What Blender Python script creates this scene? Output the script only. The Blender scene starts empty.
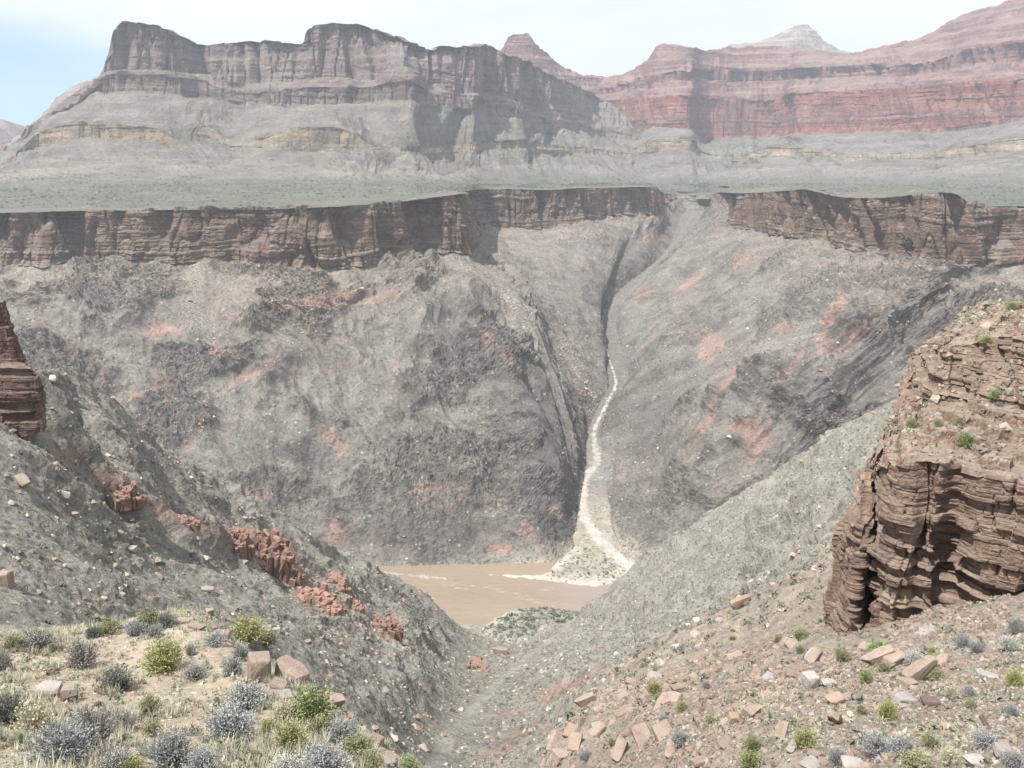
EXPO, HAZE, DENOISE = 0.85, 8e-5, True
CLOUD0, CLOUD1 = (5.3, 5.75, 6.2), (6.0, 6.25, 6.45)
import bpy, bmesh, math, time
import numpy as np
from mathutils import Vector, Matrix
T0 = time.time()
F32 = np.float32
rng = np.random.default_rng(11)
scene = bpy.context.scene
COL = scene.collection

# ------------------------------------------------------------------ camera model
FPX, PITCH = 890.0, math.radians(14.13)
CP, SP = math.cos(PITCH), math.sin(PITCH)
RIVER_Z = -400.0

def up(px, py, Y):
    """World point seen at pixel (px, py) at the forward distance Y."""
    u, v = (px-512.0)/FPX, (384.0-py)/FPX
    dy, dz = CP+v*SP, v*CP-SP
    return np.array([u*Y/dy, Y, dz*Y/dy])

def proj(P):
    x, y, z = P[..., 0], P[..., 1], P[..., 2]
    f = y*CP-z*SP
    w = y*SP+z*CP
    return 512+FPX*x/f, 384-FPX*w/f

# ------------------------------------------------------------------ noise
_r = np.random.default_rng(5)
_PERM = np.concatenate([_r.permutation(256)]*3).astype(np.int32)
_G = _r.normal(size=(256, 3)); _G /= np.linalg.norm(_G, axis=1)[:, None]; _G = _G.astype(F32)
_GX, _GY, _GZ = _G[:, 0].copy(), _G[:, 1].copy(), _G[:, 2].copy()

def gnoise(x, y, z):
    shp = np.broadcast(x, y, z).shape
    x, y, z = [np.broadcast_to(np.asarray(a, F32), shp).ravel() for a in (x, y, z)]
    xi, yi, zi = np.floor(x), np.floor(y), np.floor(z)
    fx, fy, fz = x-xi, y-yi, z-zi
    xi = xi.astype(np.int32) & 255; yi = yi.astype(np.int32) & 255; zi = zi.astype(np.int32) & 255
    u = fx*fx*fx*(fx*(fx*6-15)+10); v = fy*fy*fy*(fy*(fy*6-15)+10); w = fz*fz*fz*(fz*(fz*6-15)+10)
    A = _PERM[xi]; B = _PERM[xi+1]
    AA = _PERM[A+yi]; AB = _PERM[A+yi+1]; BA = _PERM[B+yi]; BB = _PERM[B+yi+1]
    def g(h, a, b, c):
        return _GX[h]*a+_GY[h]*b+_GZ[h]*c
    def pair(h0, h1, dz, oz):
        pass
    out = []
    for dz in (0, 1):
        zz = zi+dz; c = fz-dz
        n00 = g(_PERM[AA+zz], fx, fy, c); n10 = g(_PERM[BA+zz], fx-1, fy, c)
        n01 = g(_PERM[AB+zz], fx, fy-1, c); n11 = g(_PERM[BB+zz], fx-1, fy-1, c)
        a = n00+u*(n10-n00); b = n01+u*(n11-n01)
        out.append(a+v*(b-a))
    r = out[0]+w*(out[1]-out[0])
    return (r*1.5).reshape(shp)

def fbm(x, y, z, octv=4, gain=0.5, lac=2.07, ridged=False):
    a, s, tot = 1.0, 0.0, 0.0
    for i in range(octv):
        n = gnoise(x+17.3*i, y-9.1*i, z+5.7*i)
        if ridged: n = 1-2*np.abs(n)
        s = s+a*n; tot += a; a *= gain
        x, y, z = (x*0.8-y*0.6)*lac, (x*0.6+y*0.8)*lac, z*lac
    return s/tot

def h1(i, seed=0):
    i = np.asarray(i).astype(np.int64)
    v = (i*374761393+seed*668265263) & 0xFFFFFFFF
    v = ((v ^ (v >> 13))*1274126177) & 0xFFFFFFFF
    v = (v ^ (v >> 16)) & 0xFFFF
    return (v/65535.0).astype(F32)
def h2(i, j, seed=0):
    return h1(np.asarray(i).astype(np.int64)*7919+np.asarray(j).astype(np.int64)*104729, seed)
def sstep(a, b, x):
    t = np.clip((x-a)/(b-a), 0, 1)
    return t*t*(3-2*t)
def lerp(a, b, t): return a+(b-a)*t
def mixc(c0, c1, t):
    return c0+(np.asarray(c1, F32)-c0)*t[..., None]

# ------------------------------------------------------------------ object helpers
def tag(o, label=None, cat=None, group=None, kind=None):
    if label: o['label'] = label
    if cat: o['category'] = cat
    if group: o['group'] = group
    if kind: o['kind'] = kind
    return o

def new_obj(name, me, mat=None, parent=None, loc=None):
    o = bpy.data.objects.new(name, me)
    COL.objects.link(o)
    if mat is not None and me is not None: me.materials.append(mat)
    if parent is not None: o.parent = parent
    if loc is not None: o.location = loc
    return o

def mesh_np(name, V, Fq, col=None, smooth=False):
    """Mesh from numpy verts (n,3), faces (m,3|4) and optional per-point RGBA."""
    me = bpy.data.meshes.new(name)
    V = np.ascontiguousarray(V.reshape(-1, 3), F32)
    Fq = np.ascontiguousarray(Fq, np.int32)
    n, k = Fq.shape
    me.vertices.add(len(V)); me.vertices.foreach_set('co', V.ravel())
    me.loops.add(n*k); me.loops.foreach_set('vertex_index', Fq.ravel())
    me.polygons.add(n)
    me.polygons.foreach_set('loop_start', np.arange(0, n*k, k, dtype=np.int32))
    me.polygons.foreach_set('use_smooth', np.full(n, smooth))
    if col is not None:
        at = me.color_attributes.new('Col', 'FLOAT_COLOR', 'POINT')
        at.data.foreach_set('color', np.ascontiguousarray(col.reshape(-1, 4), F32).ravel())
    me.update(calc_edges=True)
    return me

def grid_faces(nr, nc, flip=False):
    i = (np.arange(nr-1)[:, None]*nc+np.arange(nc-1)[None, :]).ravel()
    q = np.stack([i, i+1, i+nc+1, i+nc], 1)
    return q[:, ::-1] if flip else q

def grid_obj(name, P, col, mat, smooth=False, r0=0, r1=None, c0=0, c1=None, keep=None):
    P = P[r0:r1, c0:c1]; col = col[r0:r1, c0:c1]
    q = grid_faces(P.shape[0], P.shape[1])
    if keep is not None:
        k = keep[r0:r1, c0:c1].ravel()
        q = q[k[q].all(1)]
        used = np.zeros(P.shape[0]*P.shape[1], bool); used[q.ravel()] = True
        idx = np.cumsum(used)-1
        return new_obj(name, mesh_np(name, P.reshape(-1, 3)[used], idx[q], col.reshape(-1, 4)[used], smooth), mat)
    return new_obj(name, mesh_np(name, P, q, col, smooth), mat)

# ------------------------------------------------------------------ materials
class NT:
    def __init__(s, name):
        s.m = bpy.data.materials.new(name); s.m.use_nodes = True
        s.t = s.m.node_tree; s.n = s.t.nodes; s.l = s.t.links
        s.n.clear()
        s.out = s.n.new('ShaderNodeOutputMaterial')
        s.b = s.n.new('ShaderNodeBsdfPrincipled')
        s.l.new(s.b.outputs[0], s.out.inputs[0])
        s.b.inputs['Roughness'].default_value = 0.95
        s.b.inputs['Specular IOR Level'].default_value = 0.12
        s.tc = s.n.new('ShaderNodeTexCoord')
    def link(s, a, b): s.l.new(a, b)
    def noise(s, scale, detail=4, rough=0.6, vec=None, stretch=None):
        n = s.n.new('ShaderNodeTexNoise')
        n.inputs['Scale'].default_value = scale; n.inputs['Detail'].default_value = detail
        n.inputs['Roughness'].default_value = rough
        v = vec or s.tc.outputs['Object']
        if stretch:
            mp = s.n.new('ShaderNodeMapping'); mp.inputs['Scale'].default_value = stretch
            s.link(v, mp.inputs['Vector']); v = mp.outputs[0]
        s.link(v, n.inputs['Vector'])
        return n.outputs['Fac']
    def voro(s, scale, vec=None):
        n = s.n.new('ShaderNodeTexVoronoi'); n.inputs['Scale'].default_value = scale
        s.link(vec or s.tc.outputs['Object'], n.inputs['Vector'])
        return n.outputs['Distance'], n.outputs['Color']
    def rng(s, v, a, b, c, d):
        n = s.n.new('ShaderNodeMapRange')
        n.inputs[1].default_value, n.inputs[2].default_value = a, b
        n.inputs[3].default_value, n.inputs[4].default_value = c, d
        s.link(v, n.inputs[0]); return n.outputs[0]
    def math(s, op, a, b):
        n = s.n.new('ShaderNodeMath'); n.operation = op
        for i, x in enumerate((a, b)):
            if isinstance(x, (int, float)): n.inputs[i].default_value = x
            else: s.link(x, n.inputs[i])
        return n.outputs[0]
    def mix(s, fac, a, b, mode='MIX'):
        n = s.n.new('ShaderNodeMix'); n.data_type = 'RGBA'; n.blend_type = mode
        for i, x in ((0, fac), (6, a), (7, b)):
            if isinstance(x, (int, float)): n.inputs[i].default_value = x
            elif isinstance(x, tuple): n.inputs[i].default_value = (*x, 1)
            else: s.link(x, n.inputs[i])
        return n.outputs[2]
    def grey(s, v):
        n = s.n.new('ShaderNodeCombineColor')
        for i in range(3): s.link(v, n.inputs[i])
        return n.outputs[0]
    def bump(s, h, strength, dist):
        n = s.n.new('ShaderNodeBump'); n.inputs['Strength'].default_value = strength
        n.inputs['Distance'].default_value = dist
        s.link(h, n.inputs['Height']); s.link(n.outputs[0], s.b.inputs['Normal'])

def terrain_mat(name, s_tone, s_bush, bush_col, s_stone, stone_col, s_bump, bump_d, contrast=0.55, bush_r=0.42, stone_amt=0.5, strata=None):
    m = NT(name)
    a = m.n.new('ShaderNodeVertexColor'); a.layer_name = 'Col'
    c = a.outputs['Color']; dens = a.outputs['Alpha']
    n1 = m.noise(s_tone, 6, 0.68)
    c = m.mix(1.0, c, m.grey(m.rng(n1, 0.25, 0.75, 1-contrast, 1+contrast)), 'MULTIPLY')
    n2 = m.noise(s_tone*9, 3, 0.7)
    c = m.mix(1.0, c, m.grey(m.rng(n2, 0.25, 0.75, 1-contrast*.7, 1+contrast*.7)), 'MULTIPLY')
    if strata:
        n3 = m.noise(1.0, 5, 0.7, stretch=strata)
        c = m.mix(1.0, c, m.grey(m.rng(n3, 0.3, 0.7, 0.74, 1.22)), 'MULTIPLY')
    # loose pale and dark stones
    d, vc = m.voro(s_stone)
    sp = m.n.new('ShaderNodeSeparateColor'); m.link(vc, sp.inputs[0])
    st = m.math('LESS_THAN', d, m.math('MULTIPLY', sp.outputs[0], 0.42))
    st = m.math('MULTIPLY', st, m.math('GREATER_THAN', sp.outputs[1], 1-stone_amt))
    c = m.mix(m.math('MULTIPLY', st, 0.8), c, m.mix(sp.outputs[2], c, stone_col))
    # low scrub as ground cover
    d, vc = m.voro(s_bush)
    sp = m.n.new('ShaderNodeSeparateColor'); m.link(vc, sp.inputs[0])
    thr = m.math('MULTIPLY', m.math('MULTIPLY', sp.outputs[0], bush_r), m.math('ADD', n1, 0.5))
    bm_ = m.math('LESS_THAN', d, thr)
    bm_ = m.math('MULTIPLY', bm_, m.math('LESS_THAN', sp.outputs[1], dens))
    c = m.mix(m.math('MULTIPLY', bm_, 0.8), c, bush_col)
    m.link(c, m.b.inputs['Base Color'])
    h = m.math('ADD', m.noise(s_bump, 7, 0.72), m.math('MULTIPLY', n2, 0.3))
    m.bump(h, 0.9, bump_d)
    return m.m

def simple_mat(name, base, s=3.0, contrast=0.3, alt=None, bump=(8, .05), rand=0.15, rough=0.92, stretch=None):
    m = NT(name)
    n1 = m.noise(s, 6, 0.65, stretch=stretch)
    c = m.mix(m.rng(n1, .35, .65, 0, 1), base, alt or tuple(x*(1-contrast) for x in base))
    oi = m.n.new('ShaderNodeObjectInfo')
    c = m.mix(1.0, c, m.grey(m.rng(oi.outputs['Random'], 0, 1, 1-rand, 1+rand)), 'MULTIPLY')
    n2 = m.noise(s*7, 4, 0.7)
    c = m.mix(1.0, c, m.grey(m.rng(n2, .3, .7, .8, 1.2)), 'MULTIPLY')
    m.link(c, m.b.inputs['Base Color']); m.b.inputs['Roughness'].default_value = rough
    if bump: m.bump(m.noise(bump[0], 6, .7), .8, bump[1])
    return m.m

def leaf_mat(name, c0, c1):
    m = NT(name)
    n = m.noise(3.0, 3, .6)
    c = m.mix(m.rng(n, .35, .65, 0, 1), c0, c1)
    oi = m.n.new('ShaderNodeObjectInfo')
    c = m.mix(1.0, c, m.grey(m.rng(oi.outputs['Random'], 0, 1, .82, 1.18)), 'MULTIPLY')
    m.link(c, m.b.inputs['Base Color'])
    m.b.inputs['Roughness'].default_value = .8
    return m.m

BUSH_FAR = (0.105, 0.115, 0.095)
M_SLOPE = terrain_mat('gorge_slope_rock', 0.035, 0.30, BUSH_FAR, 0.22, (0.42, 0.36, 0.31), 0.08, 5.0, .42, .5, .3)
M_TAPEATS = terrain_mat('tapeats_cliff_rock', 0.06, 0.3, BUSH_FAR, 0.3, (0.36, 0.27, 0.2), 0.12, 3.0, .42, .45, .3, strata=(.03, .03, .35))
M_PLAT = terrain_mat('plateau_scrub', 0.012, 0.16, (0.115, 0.13, 0.10), 0.12, (0.36, 0.33, 0.27), 0.05, 3.0, .3, .55, .25)
M_UPPER = terrain_mat('upper_slope_rock', 0.012, 0.11, (0.13, 0.135, 0.11), 0.1, (0.36, 0.34, 0.3), 0.03, 10.0, .3, .5, .2, strata=(.003, .003, .05))
M_WALL = terrain_mat('canyon_wall_rock', 0.012, 0.1, (0.13, 0.13, 0.11), 0.1, (0.36, 0.3, 0.27), 0.025, 16.0, .35, .45, .2, strata=(.004, .004, .06))
M_NEAR = terrain_mat('hillside_rock', 0.10, 0.62, (0.10, 0.115, 0.085), 0.9, (0.44, 0.37, 0.30), 0.45, 1.2, .4, .5, .4)
M_RUBBLE = terrain_mat('rubble_ground', 0.5, 1.6, (0.16, 0.17, 0.11), 3.2, (0.48, 0.38, 0.30), 2.2, .3, .4, .4, .5)
M_KNOLL = terrain_mat('knoll_soil', 0.7, 2.5, (0.33, 0.32, 0.22), 9.0, (0.46, 0.40, 0.33), 6.0, .10, .32, .45, .55)
M_CRAG = terrain_mat('crag_sandstone', 0.5, 3.0, BUSH_FAR, 2.0, (0.36, 0.26, 0.19), 2.0, .35, .4, .3, .3, strata=(.25, .25, 2.6))

# ------------------------------------------------------------------ lofts
def catmull(C, tt):
    """Catmull-Rom along axis 0 of C at parameters tt (0..n-1)."""
    n = len(C)
    i = np.clip(np.floor(tt).astype(int), 0, n-2); f = (tt-i)
    p1, p2 = C[i], C[i+1]
    m = np.zeros_like(C)
    m[1:-1] = (C[2:]-C[:-2])*.5; m[0] = C[1]-C[0]; m[-1] = C[-1]-C[-2]
    # keep the curve from overshooting where the stations are unevenly spaced
    seg = np.linalg.norm(np.diff(C, axis=0), axis=-1, keepdims=True)
    lim = np.full_like(m[..., :1], 1e9); lim[:-1] = np.minimum(lim[:-1], seg*1.2); lim[1:] = np.minimum(lim[1:], seg*1.2)
    L = np.linalg.norm(m, axis=-1, keepdims=True)+1e-9
    m = m*np.minimum(1, lim/L)
    f = f.reshape((-1,)+(1,)*(C.ndim-1))
    return (2*f**3-3*f**2+1)*p1+(f**3-2*f**2+f)*m[i]+(-2*f**3+3*f**2)*p2+(f**3-f**2)*m[i+1]

class Sheet: pass
def loft(C, creases, cliff_segs, spacing=1.35, cliff_boost=1.3, max_rows=None, world=True):
    """C: stations x lines x 3. Returns a dense grid, rows along the lines' order."""
    ns, nl, _ = C.shape
    scale = FPX/np.maximum(C[..., 1], 5)
    d = np.linalg.norm(np.diff(C, axis=0), axis=-1)*np.minimum(scale[1:], scale[:-1])
    seglen = np.maximum(d.mean(1), 2.0)
    tt = [np.array([0.0])]
    for i, L in enumerate(seglen):
        k = max(2, int(L/spacing)); tt.append(i+np.arange(1, k+1)/k)
    tt = np.concatenate(tt)
    D = catmull(C, tt)                                   # cols x lines x 3
    # rows
    rows, seg_of, fr = [], [], []
    bounds = [0]+[c for c in creases if 0 < c < nl-1]+[nl-1]
    dd = np.linalg.norm(np.diff(C, axis=1), axis=-1)*np.minimum(scale[:, 1:], scale[:, :-1])
    pl = np.percentile(dd, 75, axis=0)
    for a, b in zip(bounds[:-1], bounds[1:]):
        sub = np.moveaxis(D[:, a:b+1], 1, 0)             # lines x cols x 3
        q = []
        for k in range(a, b):
            m = max(2, int(pl[k]/spacing*(cliff_boost if k in cliff_segs else 1)))
            st = 0 if (k == 0) else 1
            q.append((k-a)+np.arange(st, m+1)/m)
            for f in np.arange(st, m+1)/m: seg_of.append(k); fr.append(f)
        q = np.concatenate(q)
        rows.append(catmull(sub, q))
    S = Sheet()
    S.P = np.concatenate(rows, 0).astype(F32)            # rows x cols x 3
    S.seg = np.array(seg_of); S.fr = np.array(fr, F32)
    S.tt = tt
    S.k = (S.seg+S.fr).astype(F32)                       # line parameter of each row
    mid = S.P[::max(1, len(S.P)//12)]
    ds = np.linalg.norm(np.diff(mid, axis=1), axis=-1).mean(0)
    S.s = np.concatenate([[0], np.cumsum(ds)]).astype(F32)[None, :]*np.ones((S.P.shape[0], 1), F32)
    dt = np.linalg.norm(np.diff(S.P, axis=0), axis=-1)
    S.t = np.concatenate([np.zeros((1, S.P.shape[1]), F32), np.cumsum(dt, 0)], 0).astype(F32)
    w = np.isin(S.seg, list(cliff_segs)).astype(F32)
    S.cliff = w
    normals(S)
    return S

def normals(S):
    du = np.gradient(S.P, axis=1); dv = np.gradient(S.P, axis=0)
    N = np.cross(du, dv); N /= np.linalg.norm(N, axis=-1, keepdims=True)+1e-9
    if N[..., 2].mean() < 0: N = -N
    S.N = N.astype(F32)
    H = S.N.copy(); H[..., 2] = 0; H /= np.linalg.norm(H, axis=-1, keepdims=True)+1e-6
    S.H = H

def blur_rows(w, n):
    for _ in range(n):
        w = np.concatenate([w[:1], (w[:-2]+2*w[1:-1]+w[2:])*.25, w[-1:]])
    return w

def strata(z, s, thick, block, amp, seed, dip=0.0, p=5, pj=8, wob=.5):
    """Blocky bedded relief: every bed and every joint block stands out by its own amount."""
    zz = z+dip*s+gnoise(s/(block*6), z*0+seed*3.1, z/(thick*25))*thick*1.5*min(1, wob*2)
    zz = zz/thick; zz = zz+.45*np.sin(zz*1.7+seed)+.3*np.sin(zz*.63+2*seed)
    L = np.floor(zz); f = zz-L
    b = s/block*(0.6+h1(L, seed+4))+h1(L, seed+1)*9+gnoise(s/block, z/thick*.3, z*0+seed)*wob
    J = np.floor(b); g = b-J
    out = (h1(L, seed+2)-.5)*1.0+(h2(L, J, seed+3)-.5)*.9
    out = out-np.abs(2*f-1)**p*.55-(np.abs(2*g-1)**pj)*.7
    return amp*out

# ================================================================== CANYON SHEET (inner gorge + rim cliff)
#  bank / creek,      low,            mid,            cliff base,     rim
ST = [
 [(-150,572,830),(-140,470,950),(-130,370,1090),(-120,270,1240),(-120,213,1248)],
 [(0,572,826),(0,470,950),(0,370,1090),(0,268,1230),(0,213,1238)],
 [(45,572,826),(50,470,950),(50,370,1090),(45,266,1225),(45,212,1233)],
 [(100,572,826),(105,470,952),(100,372,1095),(85,257,1262),(85,211,1270)],
 [(190,572,826),(195,472,948),(190,372,1090),(180,260,1245),(180,210,1253)],
 [(290,572,826),(285,470,950),(278,370,1085),(270,267,1220),(270,209,1228)],
 [(380,572,826),(370,475,940),(350,370,1075),(330,270,1200),(330,207,1208)],
 [(450,572,828),(432,470,950),(405,360,1100),(388,256,1265),(388,203,1273)],
 [(505,571,830),(480,470,950),(450,355,1115),(436,252,1325),(436,197,1332)],
 [(550,566,838),(525,470,950),(490,350,1125),(462,251,1345),(461,194,1352)],
 [(574,535,893),(560,465,1000),(520,345,1180),(468,252,1385),(465,194,1392)],
 [(584,480,1011),(570,430,1105),(530,330,1300),(474,240,1600),(463,192,1600)],
 [(586,450,1091),(575,400,1200),(530,310,1430),(478,230,1850),(464,190,1855)],
 [(586,430,1150),(575,380,1270),(540,300,1510),(505,227,1925),(504,189,1932)],
 [(600,400,1249),(590,360,1370),(568,287,1620),(548,227,1955),(548,190,1962)],
 [(608,380,1325),(600,340,1450),(590,275,1720),(580,222,2000),(580,188,2008)],
 [(592,342,1490),(597,310,1600),(610,265,1820),(605,216,2080),(605,188,2088)],
 [(598,314,1650),(610,282,1780),(626,245,1990),(640,213,2180),(640,187,2188)],
 [(646,270,1945),(648,252,2020),(652,232,2140),(655,211,2290),(655,188,2300)],
 [(670,247,2160),(668,235,2240),(666,221,2350),(664,201,2480),(664,193,2490)],
 [(689,216,2510),(685,209,2590),(682,203,2650),(680,197.5,2680),(680,195.5,2690)],
 [(702,213,2530),(706,208,2560),(709,205,2560),(708,199,2560),(708,195,2568)],
 [(678,245,2170),(694,237,2200),(712,223,2270),(728,207,2400),(730,189,2410)],
 [(656,267,1965),(680,250,1985),(708,233,1975),(732,222,1965),(730,191,1972)],
 [(632,296,1745),(660,266,1790),(702,234,1858),(731,226,1905),(729,193,1912)],
 [(612,315,1652),(654,288,1688),(713,252,1750),(758,229,1790),(755,193,1798)],
 [(624,345,1479),(662,310,1540),(730,268,1610),(790,236,1660),(785,191,1668)],
 [(628,380,1325),(664,340,1370),(740,287,1440),(815,241,1510),(808,190,1518)],
 [(612,400,1249),(660,365,1280),(750,305,1330),(845,248,1390),(840,197,1398)],
 [(602,430,1150),(660,400,1165),(760,325,1210),(885,258,1255),(880,198,1262)],
 [(602,455,1080),(662,435,1080),(780,350,1105),(915,262,1180),(912,195,1188)],
 [(606,490,990),(665,470,992),(800,372,1025),(950,264,1165),(950,193,1172)],
 [(622,540,885),(680,505,925),(825,392,985),(978,262,1195),(975,205,1202)],
 [(636,577,828),(705,520,890),(860,402,970),(1030,259,1220),(1030,210,1227)],
 [(760,590,808),(810,510,880),(930,392,980),(1100,259,1220),(1100,209,1227)],
 [(900,590,800),(960,500,890),(1060,382,990),(1220,259,1220),(1220,209,1227)],
]
C = []
for st in ST:
    L = [up(*p) for p in st]
    b = L[0]; d = L[1]-L[0]; d[2] = 0; d /= np.linalg.norm(d)+1e-6
    k0 = b-d*9; k0[2] = b[2]-3.2
    rim = L[4]
    o = rim-L[3]; o[2] = 0; o /= np.linalg.norm(o)+1e-6
    dirn = L[4]-L[2]; dirn[2] = 0; dirn /= np.linalg.norm(dirn)+1e-6
    if len(C) < 9 or len(C) > 21:
        dirn = dirn*.25+np.array([0, 1.0, 0]); dirn /= np.linalg.norm(dirn)
    lip = rim+dirn*(190 if len(C) < 9 or len(C) > 21 else 60); lip[2] = rim[2]+2.5
    if len(C) in (20, 21):
        lip = up(688 if len(C) == 20 else 704, 190.2, rim[1]+330)
    C.append([k0]+L[:4]+[rim, lip])
C = np.array(C)
S = loft(C, creases=[4, 5], cliff_segs={4}, spacing=1.3, cliff_boost=1.5)
P, s, t = S.P, S.s, S.t
x, y, z = P[..., 0], P[..., 1], P[..., 2]
wc = S.cliff[:, None]
wl = (S.seg == 5).astype(F32)[:, None]
ws = np.clip(1-blur_rows(wc, 6)-wl, 0, 1)
wb = blur_rows(wc, 10)*np.clip(1-wl*.2, 0, 1)
# gullies running down the slopes, ribs of rock, rough ground
w1 = gnoise(x/170, y/170, z/170)*55+gnoise(x/48, y/48, z/48)*15
foot = sstep(15.0, 170.0, t)
gul = fbm((s+w1*1.3)/230+t/1400, t/900+gnoise(x/140, y/140, z/140)*.35, z*0+3.0, 3, .5, ridged=True)*1.25-.1
gul2 = fbm((s+w1)/74+t/600, t/260, z*0+13.0, 4, .55, ridged=True)
big = fbm(x/300, y/300, z/300, 3)
rough = fbm(x/26, y/26, z/26, 4, .6)
rock = sstep(.02, .26, fbm(x/120+3, y/120, z/75, 4, .55)+.18*gul)        # where bedrock shows through the talus
craggy = fbm((x+z*.5)/30, y/30, (z+x*.4)/19, 5, .6, ridged=True)
fade = sstep(0.0, 25.0, t)
depthw = 1-.72*sstep(1380, 1700, y)
crk_ = (sstep(9.5, 11.5, S.tt)*sstep(31.0, 29.0, S.tt))[None, :]
depthw = depthw*(1-.82*crk_*sstep(1.2, .8, S.k/3.2)[:, None])
dn = fade*(foot*sstep(4.0, 3.3, S.k)[:, None]*(gul*34+gul2*16+big*14)*depthw+(.3+.7*foot)*(craggy*(1.5+15*rock)+fbm(x/10, y/10, (z+x*.5)/8, 3, .6, ridged=True)*(.4+2.6*rock))*depthw+rough*(1.6+5.0*rock))
# the talus laps up the cliff by uneven amounts
lap = fbm(s/70, s*0+1.7, s*0, 4, .6)*13-2
P[..., 2] += lap*((S.seg == 3)[:, None]*sstep(.55, 1, S.fr)[:, None]+(S.seg == 4)[:, None]*(1-S.fr)[:, None])
x, y, z = P[..., 0], P[..., 1], P[..., 2]
# cliff relief
cz = z
joint = fbm(s/30, cz/120, z*0+2.2, 5, .58)
wj = gnoise(s/25, cz/25, z*0+1)*.10
deep = -np.clip(gnoise(s/36+cz/260, cz/150, z*0+8.8)*1.5-.25, 0, 1)*34-np.clip(.22-np.abs(gnoise(s/44+3, cz/170, z*0+2.6)+wj), 0, .22)/.22*13*sstep(-.35, .25, gnoise(s/70, cz/40, z*0+9))
deep2 = -np.clip(np.abs(gnoise(s/15, cz/70, z*0+4.4)+wj)*-6+.7, 0, 1)*6.5
alc = fbm(s/130, z*0, z*0+6.6, 3)*22
lean = (1-S.fr)[:, None]*9*wc
dh = wb*(alc+joint*7)+wc*(deep+deep2+(strata(cz, s, 7.5, 15, 2.6, 3)+strata(cz, s, 2.6, 6, 1.1, 7))*(.5+.7*sstep(-.2,.3,gnoise(s/60,cz/30,z*0+1.2)))+lean)
P = P+S.N*(ws*dn)[..., None]+S.H*dh[..., None]
P[..., 2] += wl*fbm(x/20, y/20, z*0, 3)*1.2
S.P = P; normals(S)
CANYON = S
# colours
x, y, z = P[..., 0], P[..., 1], P[..., 2]
px, py = proj(P)
def blob(cx, cy, rx, ry, ang=0.0, P=P, Y=None, rough_=None):
    """Soft mask on the ground around the spot seen at (cx, cy): an outcrop of its own colour."""
    a = math.radians(ang); u, v = px-cx, py-cy
    e = np.sqrt(((u*math.cos(a)+v*math.sin(a))/rx)**2+((-u*math.sin(a)+v*math.cos(a))/ry)**2)
    return e
n_a = fbm(x/70, y/70, z/70, 5, .6); n_b = fbm(x/22+5, y/22, z/22, 4, .6); n_c = fbm(x/190, y/190, z/190+4, 3); n_d = fbm(x/8, y/8, z/8, 3, .6); crg = sstep(-.55, .05, craggy+n_d*.5)
g = np.clip(.5+n_a*.9, 0, 1)
col = np.empty(P.shape, F32); col[:] = (.222, .208, .182)
col = mixc(col, (.176, .168, .158), sstep(.0, .5, n_a))
col = mixc(col, (.262, .226, .195), sstep(.1, .5, n_c+n_b*.3)*.7)
col = mixc(col, (.108, .101, .094), rock*sstep(-.3, .2, n_b)*.58)             # dark schist
near_top = sstep(3.0, 3.9, S.k)[:, None]*(S.seg == 3)[:, None]
col = mixc(col, (.29, .245, .205), near_top*(.4+.4*sstep(-.3, .4, n_b)))       # talus below the cliff
pink = np.zeros(P.shape[:2], F32)
for (cx, cy, rx, ry, an) in [(325,432,16,8,35),(340,448,8,14,0),(243,497,22,12,-10),(338,535,13,14,0),(225,352,14,6,0),(150,390,30,5,-25),(250,375,45,4,-32),(78,418,16,12,0),
        (165,330,25,8,0),(420,487,20,4,-25),(525,530,10,10,0),(553,512,14,9,20),(500,548,14,7,0),(640,291,14,9,0),(709,346,13,20,10),(785,330,12,8,-30),(725,385,40,5,-55),
        (790,368,32,5,-50),(755,440,20,26,0),(690,282,30,5,-40),(600,485,10,6,0),(860,330,40,7,-45),(835,310,26,8,-60),(745,258,18,7,-30),(655,240,16,6,0),(655,215,14,5,0),
        (700,432,30,5,-58),(825,345,10,16,0),(340,300,60,10,-5),(500,350,40,6,40)]:
    pink = np.maximum(pink, sstep(1.02, .86, blob(cx, cy, rx*.85, ry*.85, an)+n_b*1.4+n_a*.9+n_d*.7))
vein = sstep(.05, .02, np.abs(fbm((x+z)/75, y/75, (z-x*.5)/45, 4, .6)))*sstep(.0, .3, fbm(x/150+4, y/150, z/100, 3))*sstep(-.25, -.1, n_b+n_d*.5)
pink = np.maximum(pink, .8*vein)
pink = np.maximum(pink, .7*sstep(.50, .62, fbm(x/60+9, y/60, z/35, 4, .6))*sstep(-.2, .3, n_c))
col = mixc(col, (.335, .23, .19), pink*crg*.8)
col = col*np.array([.865, .855, .855], F32)
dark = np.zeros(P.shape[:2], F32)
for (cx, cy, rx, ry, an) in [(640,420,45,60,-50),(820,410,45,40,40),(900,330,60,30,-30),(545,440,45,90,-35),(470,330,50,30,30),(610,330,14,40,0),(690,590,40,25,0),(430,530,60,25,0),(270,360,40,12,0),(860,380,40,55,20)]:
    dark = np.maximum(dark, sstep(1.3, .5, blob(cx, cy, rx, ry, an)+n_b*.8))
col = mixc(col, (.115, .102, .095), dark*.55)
sand = sstep(14, 2, z-(RIVER_Z))*sstep(470, 560, px)*sstep(-.5, .4, n_b)
col = mixc(col, (.46, .40, .32), np.clip(sand, 0, 1)*.7)
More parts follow.
